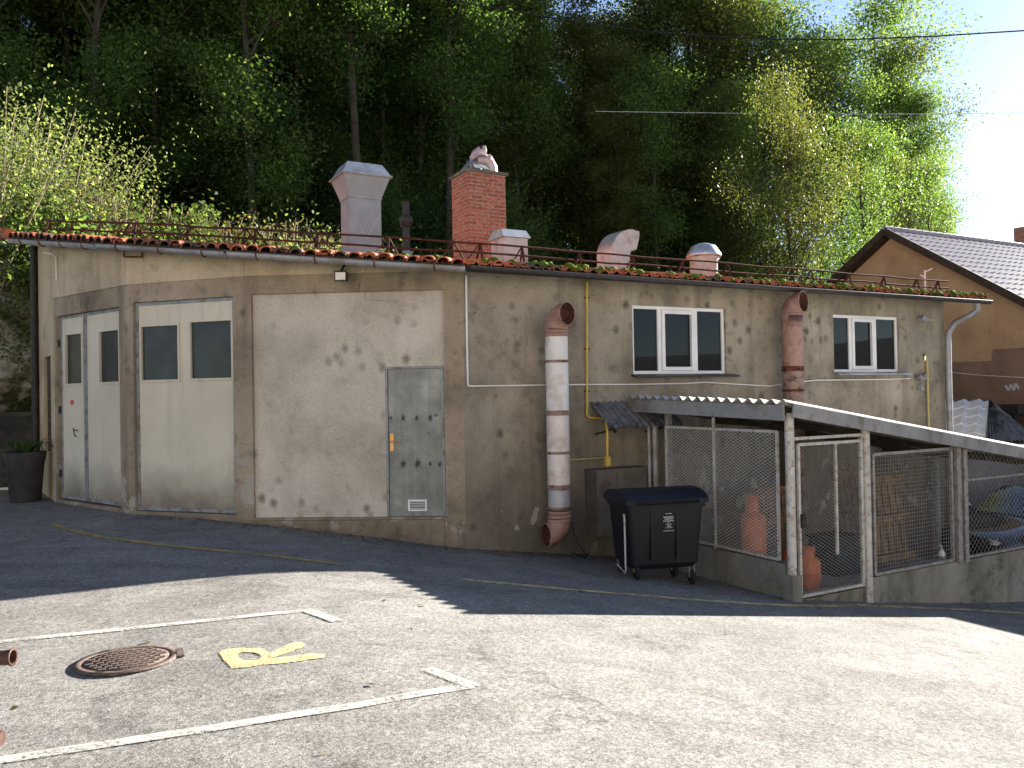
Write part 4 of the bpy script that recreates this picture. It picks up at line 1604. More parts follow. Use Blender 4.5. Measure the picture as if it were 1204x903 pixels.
# meter cabinet and its little corrugated awning
cab_s0, cab_s1 = WD.at(702, 590, .3)[0], WD.at(762, 590, .3)[0]
cz1_, cz0_ = WD.at(730, 551, .3)[1], WD.at(730, 628, .3)[1]
mc = thing("meter_cabinet", "grey brown meter cabinet on the wall behind the waste container", "cabinet", WD.pt((cab_s0 + cab_s1) / 2, cz0_, 0))
m = MB()
m.wbox(WD, cab_s0, cab_s1, 0, .3, cz0_, cz1_)
m.build("box", MAT['cab_brown'], mc)
m = MB()
sm_ = cab_s0 + (cab_s1 - cab_s0) * .38
m.wbox(WD, sm_, cab_s1 - .03, .301, .315, cz0_ + .08, cz1_ - .05)
for i in range(4):
    m.wbox(WD, sm_ + .12, cab_s1 - .12, .316, .321, cz1_ - .16 - i * .035, cz1_ - .145 - i * .035)
m.build("door", MAT['cab_brown'], mc)


def corrugated(mbx, o, across, length, w, per, amp, th=0.008, seg=6, mi=0):
    """sheet of width w along unit vector across; corrugations run along the vector length"""
    o, across, length = Vector(o), Vector(across).normalized(), Vector(length)
    up = across.cross(length).normalized()
    if up.z < 0:
        up = -up
    n = int(w / per * seg)
    rows_t, rows_b = [], []
    for e in (0, 1):
        t = [o + across * (w * i / n) + length * e + up * (amp * sin(2 * pi * i / seg)) for i in range(n + 1)]
        rows_t.append(t)
        rows_b.append([p - up * th for p in t])
    mbx.grid(rows_t, mi, True)
    mbx.grid(rows_b, mi, True)
    for e in (0, 1):
        mbx.grid([rows_t[e], rows_b[e]], mi, False)
    for j in (0, n):
        mbx.face([rows_t[0][j], rows_t[1][j], rows_b[1][j], rows_b[0][j]], mi)


MAT['dark_sheet_shade'] = simple("dark_sheet_and_shade", (0.09, 0.095, 0.1), (0.17, 0.175, 0.18), 9, 0.6, 0.1, 0.35, 0.15, (0.05, 0.05, 0.05), 5)  # dark corrugated sheet; also painted shade on the annex's right facet
MAT['sheet_cement'] = simple("fibre_cement_sheet", (0.36, 0.355, 0.335), (0.46, 0.45, 0.43), 7, 0.85, 0, 0.2, 0.3, (0.27, 0.26, 0.23), 2.5)
aw = thing("awning", "small dark corrugated awning sloping off the wall above the meter cabinet", "awning", WD.P(700, 475, 0))
a0 = WD.P(694, 473, 0.02)
o0 = WD.P(718, 503, 0.51)
m = MB()
corrugated(m, a0, WD.d, (o0 - a0) - WD.d * ((o0 - a0).dot(WD.d)), 1.3, .105, .018)
m.build("sheet", MAT['dark_sheet_shade'], aw)
m = MB()
for k_ in (.08, .98):
    a = a0 + WD.d * k_ + Vector((0, 0, -.06))
    m.beam(a, a + (o0 - a0) - WD.d * ((o0 - a0).dot(WD.d)), .03, .04)
    m.beam(a + Vector((0, 0, -.4)), a + (o0 - a0) * .9 - WD.d * ((o0 - a0).dot(WD.d)), .025, .025)
m.build("support_arm", MAT['dark_iron'], aw)

# drain pipes left of the cage, a loose hose by the duct foot
m = MB()
for px, r in ((770, .05), (763, .025)):
    q = WD.P(px, 520, .35)
    m.tube([Vector((q.x, q.y, 1.1)), Vector((q.x, q.y, -1.2))], r, 10)
tag(m.build("standpipe", MAT['galv_dull']), "pair of grey upright pipes between the cabinet and the mesh cage", "pipe")
m = MB()
m.tube([WD.P(668, 588, .2), WD.P(671, 610, .3), WD.P(676, 630, .35), WD.P(684, 645, .4), WD.P(690, 652, .5), WD.P(680, 652, .55), WD.P(672, 650, .5), WD.P(688, 656, .5), WD.P(694, 648, .3)], .008, 6)
tag(m.build("cable_loop", MAT['cable_dark']), "loose dark cable hanging by the duct foot and curling on the ground", "cable")

# ------------------------------------------------------------------ the gas cage shelter
P0 = Vector((3.19, 9.5, 0))
WF = Wall((P0.x, P0.y), (P0.x + DV.x * 6, P0.y + DV.y * 6))          # its front
WS = Wall((P0.x + NV.x * 2.9, P0.y + NV.y * 2.9), (P0.x, P0.y))      # its left side; s grows toward the front
gcs = thing("gas_cage_shelter", "open lean-to shelter with corrugated roof, mesh sides and low concrete walls", "shelter", (P0.x, P0.y, ground(P0.x, P0.y)))
FLOOR = -0.84
sw = MB()
# side wall
sw.wbox(WS, 0, WS.L - .06, -.14, .04, -1.6, -.435)
# front wall right of the gate
sGate1 = WF.at(1013, 600)[0] + .02
zt_ = -.755
sw.wbox(WF, sGate1, 7.0, -.16, .02, -3.2, zt_)
sw.wbox(WF, .05, sGate1, -.1, -.02, -1.6, FLOOR - .03)
sw.build("low_wall", MAT['curb'], gcs)
m = MB()
m.wbox(WF, -.02, 3.35, -2.9, -.17, -1.9, FLOOR)
m.build("floor_slab", MAT['curb'], gcs)
# posts
def rz(s, v=0.0):
    """underside of the shelter roof above front coordinate s, v metres in from the front"""
    return 1.345 - 0.158 * s + 0.025 * v


def post(s, v, r, z0, mat='white_old', sq=False):
    m_ = MB()
    p = P0 + DV * s + NV * v
    zt2 = rz(s, v) - .02
    if sq:
        m_.obox((p.x, p.y, (z0 + zt2) / 2), DV * r, NV * r, Vector((0, 0, (zt2 - z0) / 2)))
    else:
        m_.tube([Vector((p.x, p.y, z0)), Vector((p.x, p.y, zt2))], r, 12)
    return m_.build("post", MAT[mat], gcs)


MAT['white_old'] = simple("chipped_white_steel", (0.36, 0.355, 0.32), (0.5, 0.49, 0.45), 8, 0.6, 0, 0.35, 0.1, (0.28, 0.23, 0.18), 16)
MAT['grey_old'] = simple("chipped_grey_steel", (0.2, 0.19, 0.175), (0.29, 0.28, 0.26), 8, 0.6, 0.1, 0.35, 0.1, (0.17, 0.13, 0.1), 14)
post(0.02, 0.0, .055, -.62)
m = MB()
p = P0 + DV * .02
m.obox((p.x, p.y, -.95), DV * .075, NV * .075, Vector((0, 0, .4)))
m.build("post_footing", MAT['curb'], gcs)
sPost = WF.at(1019, 600)[0]
post(sPost, 0.0, .055, zt_ - .3)
sDbl = WF.at(1127, 600)[0]
post(sDbl - .03, 0.0, .045, zt_ - .02, 'grey_old', True)
post(sDbl + .12, -0.0, .04, zt_ - .02, 'grey_old', True)
post(5.35, -.0, .045, zt_ - .02, 'grey_old', True)
post(0.06, 2.2, .035, -.45, 'grey_old', True)
post(6.9, 2.8, .05, -2.5, 'grey_old', True)
# roof sheet, edge boards and front fascia
m = MB()
A0 = P0 - DV * .16 - NV * .12
A0.z = rz(-.16, -.12) + .09
slope = Vector((DV.x, DV.y, -0.158)) * 7.4
corrugated(m, A0, NV + Vector((0, 0, .025)), slope, 2.95, .178, .028, .008, 8)
m.build("roof_sheet", MAT['sheet_cement'], gcs)
m = MB()
a = P0 - DV * .12 - NV * .05
b = P0 - DV * .12 + NV * 2.85
m.obox(Vector(((a.x + b.x) / 2, (a.y + b.y) / 2, rz(-.12, 1.4) - .035)), (b - a) / 2 + Vector((0, 0, .036)), DV * .018, Vector((0, 0, .09)))
m.build("side_board", MAT['board_grey'], gcs)
m = MB()
sl1 = Vector((DV.x, DV.y, -0.158))
a = P0 - DV * .06 - NV * .13
a.z = rz(-.06) + .0
m.beam(a, a + sl1 * 7.2, .02, .15)
m.build("front_fascia", MAT['board_grey'], gcs)
m = MB()
for v in (.02, 1.4, 2.7):
    a = P0 + DV * -.05 + NV * v
    a.z = rz(-.05, v) - .005
    m.beam(a, a + sl1 * 7.1, .06, .09)
for s in (.1, 1.35, 3.2, 5.3):
    a = P0 + DV * s + NV * .03
    a.z = rz(s) - .08
    b = P0 + DV * s + NV * 2.7
    b.z = rz(s, 2.7) - .08
    m.beam(a, b, .05, .06)
m.build("rafter", MAT['dark_wood'], gcs)


def mesh_panel(w, s0, s1, z0, z1, pitch, wr, o=0.0, frame=.022, mats=('grey_old', 'mesh'), square=False, midrail=None, nm="mesh_panel", asp=0.55):
    f = MB()
    for a, b in (((s0, z0), (s1, z0)), ((s0, z1), (s1, z1)), ((s0, z0), (s0, z1)), ((s1, z0), (s1, z1))):
        f.beam(w.pt(*a, o), w.pt(*b, o), frame * 1.7, frame * 1.7, 0, w.o)
    for q in (midrail or ()):
        f.beam(w.pt(q[0], q[1], o), w.pt(q[2], q[3], o), frame * 1.5, frame * 1.5, 0, w.o)
    fr_ = f.build(nm, MAT[mats[0]], gcs)
    k_ = MB()

    def wire(a, b):
        k_.tube([w.pt(*a, o), w.pt(*b, o)], wr, 4, 0, False, False)
    if square:
        s = s0
        while s < s1:
            wire((s, z0), (s, z1))
            s += pitch
        z = z0
        while z < z1:
            k_.tube([w.pt(s0, z, o + wr * 1.5), w.pt(s1, z, o + wr * 1.5)], wr, 4, 0, False, False)
            z += pitch
    else:
        H, L = z1 - z0, s1 - s0
        t = -H / asp
        while t < L:
            # rising and falling diagonals clipped to the frame
            for sg_ in (1, -1):
                aS, aZ, bS, bZ = t, 0.0, t + H / asp, H
                if aS < 0:
                    aZ += -aS * asp
                    aS = 0
                if bS > L:
                    bZ -= (bS - L) * asp
                    bS = L
                if bZ - aZ > .005:
                    if sg_ == 1:
                        wire((s0 + aS, z0 + aZ), (s0 + bS, z0 + bZ))
                    else:
                        k_.tube([w.pt(s0 + aS, z1 - aZ, o + wr), w.pt(s0 + bS, z1 - bZ, o + wr)], wr, 4, 0, False, False)
            t += pitch
    k_.build("wire_mesh", MAT[mats[1]], fr_)
    return fr_


MAT['mesh'] = simple("zinc_wire", (0.42, 0.41, 0.37), (0.55, 0.54, 0.49), 12, 0.6, 0.3, 0.4, 0)
MAT['mesh_dark'] = simple("dull_wire", (0.22, 0.215, 0.2), (0.32, 0.31, 0.29), 12, 0.6, 0.3, 0.4, 0)
sideZ1 = WS.at(850, 503)[1]
s_a, s_b = WS.L - 2.18, WS.L - .17
s_m = WS.at(840, 560)[0]
mesh_panel(WS, s_a, s_b, -.40, 1.1, .075, .0036, .0, .018, ('white_old', 'mesh'), False, [(s_m, -.45, s_m, 1.25)])
gz1 = .95
gs0, gs1 = .12, sGate1 - .06
g_ = mesh_panel(WF, gs0, gs1, FLOOR + .03, gz1,  .075, .0026, .03, .02, ('white_old', 'mesh_dark'), False, [(WF.at(981, 600)[0], FLOOR + .45, WF.at(981, 600)[0], gz1)], "gate")
m = MB()
z = WF.at(940, 612)[1]
m.obox(WF.pt(gs0 + .03, z, .06), WF.d * .03, WF.o * .02, Vector((0, 0, .08)))
m.build("latch", MAT['dark_iron'], g_)
m = MB()
for a in ((gs0 - .06, FLOOR, gs0 - .06, gz1 + .06), (gs0 - .06, gz1 + .07, gs1 + .08, gz1 + .07), (gs1 + .05, FLOOR, gs1 + .05, gz1 + .06)):
    m.beam(WF.pt(a[0], a[1], .0), WF.pt(a[2], a[3], .0), .035, .035, 0, WF.o)
m.build("gate_frame", MAT['white_old'], gcs)
pz1 = WF.at(1070, 531)[1]
mesh_panel(WF, WF.at(1027, 600)[0], WF.at(1119, 600)[0], zt_ + .03, pz1, .05, .0026, 0, .022, ('grey_old', 'mesh_dark'), True)
pz2 = WF.at(1170, 540)[1]
zr_ = WF.at(1160, 562)[1]
mesh_panel(WF, sDbl + .17, 5.28, zt_ + .03, .72, .09, .0026, 0, .018, ('grey_old', 'mesh_dark'), False, [(sDbl + .17, zr_, 5.28, zr_)], "mesh_panel", 1.0)
mesh_panel(WF, 5.4, 6.95, zt_ + .03, .55, .09, .0026, 0, .018, ('grey_old', 'mesh_dark'), False, None, "mesh_panel", 1.0)

# ------------------------------------------------------------------ gas bottles, crate, pallets, bottle in the cage
def gas_bottle(name, label, loc, r, h, collar_h, group="orange gas bottles in the cage"):
    t = thing(name, label, "gas bottle", loc, group)
    x, y, z = loc
    m_ = MB()
    m_.lathe(loc, [(r * .7, 0), (r * .8, 0), (r * .8, .03), (r * .86, .05), (r, .1), (r, h * .48), (r * 1.015, h * .485), (r * 1.015, h * .505), (r, h * .51), (r, h - r * .75), (r * .93, h - r * .45), (r * .72, h - r * .2), (r * .4, h - .02), (0.02, h)], 28)
    m_.build("body", MAT['gas_orange'], t)
    m_ = MB()
    rc = r * .62
    n = 22
    inn2, out2 = [], []
    rows_ = []
    for rr, zz_ in ((rc, h - r * .25), (rc, h + collar_h), (rc - .008, h + collar_h), (rc - .008, h - r * .25)):
        rows_.append([Vector((x + rr * cos(pi * 2 * i / n), y + rr * sin(pi * 2 * i / n), z + zz_)) for i in range(n - 3)])
    m_.grid(rows_, 0, True)
    m_.build("collar", MAT['gas_orange'], t)
    m_ = MB()
    m_.tube([Vector((x, y, z + h - .01)), Vector((x, y, z + h + collar_h * .55))], .018, 8)
    m_.tube([Vector((x - .05, y, z + h + collar_h * .45)), Vector((x + .05, y, z + h + collar_h * .45))], .014, 8)
    m_.build("valve", MAT['brass'], t)
    return t


q = at(886, 620, 10.35)
gas_bottle("gas_bottle", "tall orange gas bottle standing behind the side mesh of the cage", (q.x, q.y, FLOOR), .155, .92, .17)
q = at(951, 670, 10.05)
gas_bottle("gas_bottle", "short orange gas bottle on the floor behind the gate", (q.x, q.y, FLOOR), .14, .4, .1)
q = at(938, 668, 10.35)
gas_bottle("gas_bottle", "short orange gas bottle half hidden behind the gate post", (q.x - .05, q.y, FLOOR), .14, .42, .1)
q = at(983, 665, 10.9)
m = MB()
cr = thing("crate", "dark plastic crate on the cage floor beside the short gas bottle", "crate", (q.x, q.y, FLOOR))
c = Vector((q.x, q.y, FLOOR))
hx, hy, H = .25, .22, .5
for sx in (-1, 1):
    m.obox(c + DV * (sx * hx) + Vector((0, 0, H / 2)), DV * .012, NV * hy, Vector((0, 0, H / 2)))
    m.obox(c + NV * (sx * hy) + Vector((0, 0, H / 2)), DV * (hx - .013), NV * .012, Vector((0, 0, H / 2)))
for sx in (-1, 1):
    m.obox(c + DV * (sx * (hx + .02)) + Vector((0, 0, H - .03)), DV * .012, NV * (hy + .03), Vector((0, 0, .025)))
    m.obox(c + NV * (sx * (hy + .02)) + Vector((0, 0, H - .03)), DV * (hx + .01), NV * .012, Vector((0, 0, .025)))
m.obox(c + Vector((0, 0, .03)), DV * hx, NV * hy, Vector((0, 0, .02)))
m.build("shell", MAT['bin'], cr)
m = MB()
m.obox(c + Vector((0, 0, .3)), DV * (hx - .02), NV * (hy - .02), Vector((0, 0, .1)))
m.build("contents", MAT['rubber'], cr)


def pallet(u_, v_, lean, label, rot=0.0, hgt=1.2, wid=.8):
    """a wooden pallet stood on edge, boards upright"""
    base = P0 + DV * u_ + NV * v_
    t = thing("pallet", label, "pallet", (base.x, base.y, FLOOR), "pallets leaning in the cage")
    dx = (DV * cos(rot) + NV * sin(rot))
    nn = Vector((-dx.y, dx.x, 0))
    upz = (Vector((0, 0, cos(lean))) + nn * sin(lean))
    ou = upz.cross(dx)
    b0 = Vector((base.x, base.y, FLOOR))
    for i in range(6):
        m_ = MB()
        m_.obox(b0 + dx * (wid * (i + .5) / 6 - wid / 2) + upz * hgt / 2 + ou * 0, dx * (wid / 6 * .36), ou * .011, upz * (hgt / 2))
        m_.build("board", MAT['pallet'], t)
    for zf in (.06, .5, .94):
        m_ = MB()
        m_.obox(b0 + upz * (hgt * zf) - ou * .055, dx * wid / 2, ou * .044, upz * .05)
        m_.build("stringer", MAT['pallet'], t)
    return t


pallet(2.72, .7, .14, "front weathered wooden pallet standing upright behind the square mesh panel", .0, 1.2, .85)
pallet(3.1, 1.5, .16, "brown pallet half hidden behind the front upright pallet, nearer the double post", .05, 1.22, .8)
pallet(1.9, 1.9, .2, "added pallet darkening the back of the cage behind the gate", -.05, 1.0, .8)  # extra pallet added to darken the back of the cage

# little white dispenser bottle on the low wall
q = WF.at(1113, 655)
bt = thing("dispenser_bottle", "small white dispenser bottle on the low wall beside the double post", "bottle", WF.pt(q[0], zt_, -.06))
c = WF.pt(q[0] - .01, zt_, -.06)
m = MB()
m.lathe(c, [(0.001, 0), (.038, .0), (.042, .01), (.042, .13), (.034, .15), (.016, .165), (.016, .18), (.001, .18)], 16)
m.build("body", MAT['white_pvc'], bt)
m = MB()
m.tube([c + Vector((0, 0, .18)), c + Vector((0, 0, .225)), c + Vector((0, 0, .235)) - WF.d * .05], .009, 8)
m.build("pump", MAT['white_pvc'], bt)
m = MB()
m.lathe(c, [(.0425, .04), (.0428, .041), (.0428, .09), (.0425, .091)], 16)
m.build("sticker", MAT['dark_sheet_shade'], bt)

# ------------------------------------------------------------------ waste container
bd = Vector((cos(radians(13)), sin(radians(13)), 0))
bnv = Vector((-bd.y, bd.x, 0))
fl_ = at(741, 685, 9.62)
o = Vector((fl_.x, fl_.y, 0))
gz_ = ground(o.x + .4, o.y + .3)
wcn = thing("waste_container", "dark wheeled waste container with white print and a steel bar, before the mesh cage", "waste container", (o.x, o.y, gz_))
Wd, Dp = .95, .72
bz0, bz1 = gz_ + .17, gz_ + .95


def bp(a, b, z):
    return o + bd * a + bnv * b + Vector((0, 0, z))


m = MB()
tp = .05
lv = [(bz0, .09, .09), (bz0 + .06, .05, .05), (bz0 + .4, .025, .025), (bz1 - .05, .0, .0), (bz1 - .049, -.025, -.025), (bz1, -.03, -.03)]
rows = []
for z, ia, ib in lv:
    a0_, a1_, b0_, b1_ = ia, Wd - ia, ib, Dp - ib
    r = .05
    ring = []
    for cx_, cy_, st in ((a1_ - r, b0_ + r, -90), (a1_ - r, b1_ - r, 0), (a0_ + r, b1_ - r, 90), (a0_ + r, b0_ + r, 180)):
        for k_ in range(5):
            t = radians(st + k_ * 22.5)
            ring.append(bp(cx_ + r * cos(t), cy_ + r * sin(t), z))
    rows.append(ring)
m.grid(rows, 0, False, True)
m.face(list(reversed(rows[0])))
for k_ in (.3, .64):                                           # pressed ribs on the front
    m.obox(bp(k_ * Wd, .012, bz0 + .42), bd * .012, bnv * .014, Vector((0, 0, .3)))
m.build("body", MAT['bin'], wcn)
m = MB()
prof = [(-.05, .0), (-.055, .05), (.02, .1), (.2, .145), (.42, .15), (.62, .12), (.76, .06), (.77, .0)]
m.prism([bp(-.045, b, bz1 + .003 + z) for b, z in prof], bd * (Wd + .09))
lid = m.build("lid", MAT['bin_lid'], wcn)
m = MB()
m.tube([bp(.1, -.06, bz1 + .03), bp(.1, -.09, bz1 + .02), bp(.85, -.09, bz1 + .02), bp(.85, -.06, bz1 + .03)], .013, 8)
m.build("grip_bar", MAT['bin'], lid)
for a, b in ((.12, .1), (.83, .1), (.12, .62), (.83, .62)):
    wh = MB()
    gzw = ground(*bp(a, b, 0).xy)
    c = bp(a, b, gzw + .085)
    wh.lathe(c - bd * .025, [(.03, 0), (.08, .003), (.085, .012), (.085, .04), (.08, .047), (.03, .05)], 20, 0, True, bd)
    w_ = wh.build("wheel", MAT['rubber'], wcn)
    fk = MB()
    for s in (-1, 1):
        fk.beam(c + bd * (.032 * s), Vector((c.x, c.y, bz0 + .04)) + bd * (.032 * s) + bnv * .03, .006, .04)
    fk.build("fork", MAT['brass'] if (a, b) == (.12, .1) else MAT['galv_dull'], w_)
m = MB()
x_ = -.012
m.tube([bp(-.03, .1, bz1 - .12), bp(-.035, .06, bz1 - .12), bp(-.035, .05, bz0 + .02), bp(-.035, .07, bz0 - .02), bp(-.035, .34, bz0 + .03)], .011, 8)
m.build("steel_bar", MAT['white_old'], wcn)
m = MB()
rr_ = random.Random(3)
zc_ = at(786, 612, 9.75).z
for dz_, wdt, hgt in ((.085, .055, .008), (.045, .085, .014), (.022, .07, .012), (-.002, .09, .012), (-.022, .016, .006), (-.038, .05, .006), (-.052, .03, .006), (-.066, .028, .006), (-.082, .06, .006), (-.118, .09, .008)):
    wdt *= 1.45
    x = -wdt / 2
    while x < wdt / 2:
        lw = rr_.uniform(.004, .011)
        p = bp(.50 + x, -.003 + .0 , zc_ + dz_)
        m.obox(p, bd * lw / 2, bnv * .0015, Vector((0, 0, hgt / 2)))
        x += lw + rr_.uniform(.003, .006)
m.build("printed_text", MAT['ink'], wcn)

# ------------------------------------------------------------------ manhole cover
mh = Vector(G(149, 777))
c = Vector((mh.x, mh.y, ground(mh.x, mh.y)))
mc_ = thing("manhole_cover", "round rusty brown manhole cover in the sunlit asphalt", "manhole cover", c)
rad = .295
m = MB()
m.lathe(c, [(rad * 1.0, -.004), (rad * 1.0, .006), (rad * .86, .007), (rad * .85, .0)], 48)
for a in range(3):
    t = 2 * pi * a / 3 + .4
    d_ = Vector((cos(t), sin(t), 0))
    m.obox(c + d_ * rad * .925 + Vector((0, 0, .0075)), d_ * rad * .06, Vector((-d_.y, d_.x, 0)) * .03, Vector((0, 0, .0015)), 1)
t = radians(25)
d_ = Vector((cos(t), sin(t), 0))
m.obox(c + d_ * rad * 1.04 + Vector((0, 0, .002)), d_ * rad * .07, Vector((-d_.y, d_.x, 0)) * .09, Vector((0, 0, .006)))
m.build("ring", [MAT['iron'], MAT['dark_iron']], mc_)
m = MB()
m.lathe(c, [(rad * .83, .0), (rad * .83, .005), (0.0, .005)], 48)
pitch = .058
dh = Vector((cos(radians(20)), sin(radians(20)), 0))
dp_ = Vector((-dh.y, dh.x, 0))
for i in range(-6, 7):
    for j in range(-6, 7):
        q = c + dh * ((i + (j % 2) * .5) * pitch) + dp_ * (j * pitch * .82)
        if (q - c).length < rad * .76:
            m.obox(q + Vector((0, 0, .0075)), dh * .019 + dp_ * .006, dp_ * .014, Vector((0, 0, .0035)))
m.build("lid", MAT['iron'], mc_)
mc_.rotation_euler = (radians(-1.5), 0, 0)                     # settled a little on its far side
mc_.location.z += .007

# ------------------------------------------------------------------ rusty rail whose ends reach in at the left
rl = thing("pipe_rail", "rusty brown horizontal pipe rail ending at the left edge", "rail", (-2.6, 2.9, ground(-2.6, 2.9)))
e1 = at(15.5, 772.5, 2.9)
e2 = at(2.5, 868, 2.9)
m = MB()
m.tube([e1 - Vector((1.6, 0.1, .05)), e1], .026, 16, 0, False)
m.lathe(e1, [(.026, -.012), (.031, -.006), (.032, .0), (.024, .0)], 16, 0, True, (1, .06, .03))
m.lathe(e1, [(.024, 0.0), (.022, -.05), (.0, -.05)], 16, 1, True, (1, .06, .03))
m.build("upper_rail", [MAT['rust_brown'], MAT['duct_in']], rl)
m = MB()
m.tube([e2 - Vector((1.6, .1, .05)), e2], .026, 16)
m.build("lower_rail", MAT['rust_brown'], rl)
m = MB()
q = e1 - Vector((.55, .035, 0))
m.tube([Vector((q.x, q.y, ground(q.x, q.y) - .05)), Vector((q.x, q.y, e1.z + .1))], .03, 14)
m.build("post", MAT['rust'], rl)

# ------------------------------------------------------------------ left corner: planter, low wall, rock face
q = Vector((-7.86, 13.2, 0))
q.z = ground(q.x, q.y)
ptr = thing("planter", "dark weathered round planter at the left corner of the workshop", "planter", q)
m = MB()
m.lathe(q, [(.2, 0), (.22, .01), (.27, .6), (.3, .72), (.3, .8), (.275, .8), (.26, .72), (.0, .7)], 22)
m.build("tub", MAT['dark_wall'], ptr)
pp = thing("potted_plant", "dark arching leaves of the plant growing out of the round planter", "plant", q + Vector((0, 0, .7)))
m = MB()
for i in range(26):
    az = random.uniform(0, 2 * pi)
    L = random.uniform(.5, 1.0)
    d_ = Vector((cos(az), sin(az), 0))
    lft, rgt_ = [], []
    for k_ in range(7):
        t = k_ / 6
        p = q + Vector((0, 0, .7)) + d_ * (L * (t * .8)) + Vector((0, 0, L * (1.15 * t - 1.0 * t * t)))
        sd_ = Vector((-d_.y, d_.x, 0)) * (.03 * sin(pi * min(.97, t * .9 + .12)))
        lft.append(p + sd_)
        rgt_.append(p - sd_)
    m.grid([lft, rgt_], 0, True)
m.build("foliage", MAT['leaf_dark'], pp)
lw = MB()
a, b = UN(-7.5, 8.0), UN(-3.9, 8.75)
a.z = b.z = .0
wl = Wall((a.x, a.y), (b.x, b.y))
lw.wbox(wl, 0, wl.L, -.3, 0, -.4, 1.32)
lw.wbox(wl, -.03, wl.L + .03, -.34, .04, 1.32, 1.4)
tag(lw.build("retaining_wall", MAT['dark_wall']), "low dark grey wall in shade beyond the left end of the workshop", "wall")
rk = MB()
rows = []


def rockpt(t, z):
    """rock bank at the left: t from its hidden far end (0) to beyond the frame (1)"""
    u_, n_ = -2.6 - 5.4 * t, 12.6 - 6.2 * t
    bulge = .55 * noise.noise(Vector((t * 3.1, z * .7, 1.3))) + .35 * noise.noise(Vector((t * 9, z * 2.1, 4.2))) + .22 * abs(noise.noise(Vector((t * 22, z * 4.5, 9)))) - .16 * z
    return UN(u_ + bulge * .75, n_ - bulge * .66, z)


for i in range(60):
    h = i / 59
    rows.append([rockpt(j / 109, -.3 + 5.4 * h) for j in range(110)])
rk.grid(rows, 0, False)
tag(rk.build("rock_face", MAT['rock']), "pale sunlit rock face behind the left end of the workshop", "rock face")

# ------------------------------------------------------------------ neighbour house, annex, car
pk = at(1040, 271, 24.0)
HP = Vector((pk.x, pk.y, 0))
HU = lambda a, t, z: Vector((HP.x + DV.x * a - NV.x * t, HP.y + DV.y * a - NV.y * t, z))   # a along the ridge, t toward the yard
zr = pk.z
tp_ = .64
hs = thing("neighbour_house", "ochre rendered house with a grey tiled gable roof behind the workshop's right end", "house", HU(0, 0, -3.5))
HW, HL = 5.2, 13.0
m = MB()
g0 = .35
pent = [HU(g0, -HW + .4, -4.5), HU(g0, HW - .4, -4.5), HU(g0, HW - .4, zr - (HW - .4) * tp_ - .16), HU(g0, 0, zr - .16), HU(g0, -HW + .4, zr - (HW - .4) * tp_ - .16)]
m.prism(pent, DV * (HL - .7))
m.build("wall", MAT['orange_wall'], hs)
m = MB()                                                       # brown skirting render on the gable
MAT['brown_wall'] = stucco("brown_render", (0.27, 0.16, 0.1), (0.33, 0.2, 0.13), (0.2, 0.115, 0.075), 0.2, 0.3)
zb1, zb2 = at(1150, 425, 22).z, at(1190, 414, 22).z
ga = [HU(g0 - .012, -4.5, -4.4), HU(g0 - .012, 4.75, -4.4), HU(g0 - .012, 4.75, zb1 + .32), HU(g0 - .012, 2.9, zb1 + .3), HU(g0 - .012, 2.85, zb1), HU(g0 - .012, -4.5, zb1 + .05)]
m.face(ga)
m.build("lower_render", MAT['brown_wall'], hs)
m = MB()
for sgn in (1, -1):
    rows_t = []
    nrow = int(HW / .3)
    ncol_ = int(HL / .1)
    for r in range(nrow):
        ta, tb = r * .3, (r + 1) * .3 + .02
        ra, rb = [], []
        for i in range(ncol_ + 1):
            w_ = (.03, .05, .012)[i % 3]
            a_ = i * .1
            ra.append(HU(a_, sgn * ta, zr - ta * tp_ + w_))
            rb.append(HU(a_, sgn * tb, zr - tb * tp_ + w_ + .03))
        m.grid([ra, rb], 0, False)
        m.grid([rb, [p - Vector((0, 0, .035)) for p in rb]], 0, False)
    und = [HU(0, 0, zr - .02), HU(0, sgn * (HW + .1), zr - (HW + .1) * tp_ - .02), HU(HL, sgn * (HW + .1), zr - (HW + .1) * tp_ - .02), HU(HL, 0, zr - .02)]
    m.prism(und, (0, 0, -.1), 1)
hr = m.build("roof", [MAT['tile_grey'], MAT['dark_wood']], hs)
m = MB()
for i in range(int(HL / .33)):
    a_ = HU(i * .33, 0, zr + .05)
    m.tube([a_, a_ + DV * .36 + Vector((0, 0, .012))], [.085, .095], 10)
m.build("ridge_cap", MAT['tile_grey'], hr)
wg = Wall(tuple(HU(g0 - .02, -6, 0).xy), tuple(HU(g0 - .02, 6, 0).xy))
m = MB()
sc_pts = [wg.P(*q, .002) for q in ((1182, 453), (1186, 459), (1188.5, 452), (1192, 459), (1194, 451), (1198, 457))]
for a_, b_ in zip(sc_pts[:-1], sc_pts[1:]):
    m.beam(a_, b_, .05, .006, 0, wg.o)
m.build("scrawl", MAT['cable_pale'], hs)
m = MB()
m.tube([wg.P(1118, 438, .03), wg.P(1150, 441, .03), wg.P(1204, 444, .03), wg.P(1300, 447, .03)], .012, 5)
m.build("facade_cable", MAT['white_pvc'], hs)
m = MB()
for sgn in (1, -1):
    a_, b_ = HU(-.02, 0, zr - .02), HU(-.02, sgn * (HW + .12), zr - (HW + .12) * tp_ - .02)
    m.beam(a_, b_, .04, .2)
m.build("barge_board", MAT['dark_wood'], hs)
hcx = at(1234, 276, 28.0)
m = MB()
cu_ = (Vector((hcx.x, hcx.y, 0)) - HP).dot(DV)
m.obox(HU(cu_, -.6, zr + .0), DV * .3, NV * .3, Vector((0, 0, .9)))
m.build("chimney", MAT['brick'], hr)
m = MB()
q = at(1089, 338, 19.5)
q = HU(g0 - .25, 1.15, 0)
q = at(1088, 345, 17.2)
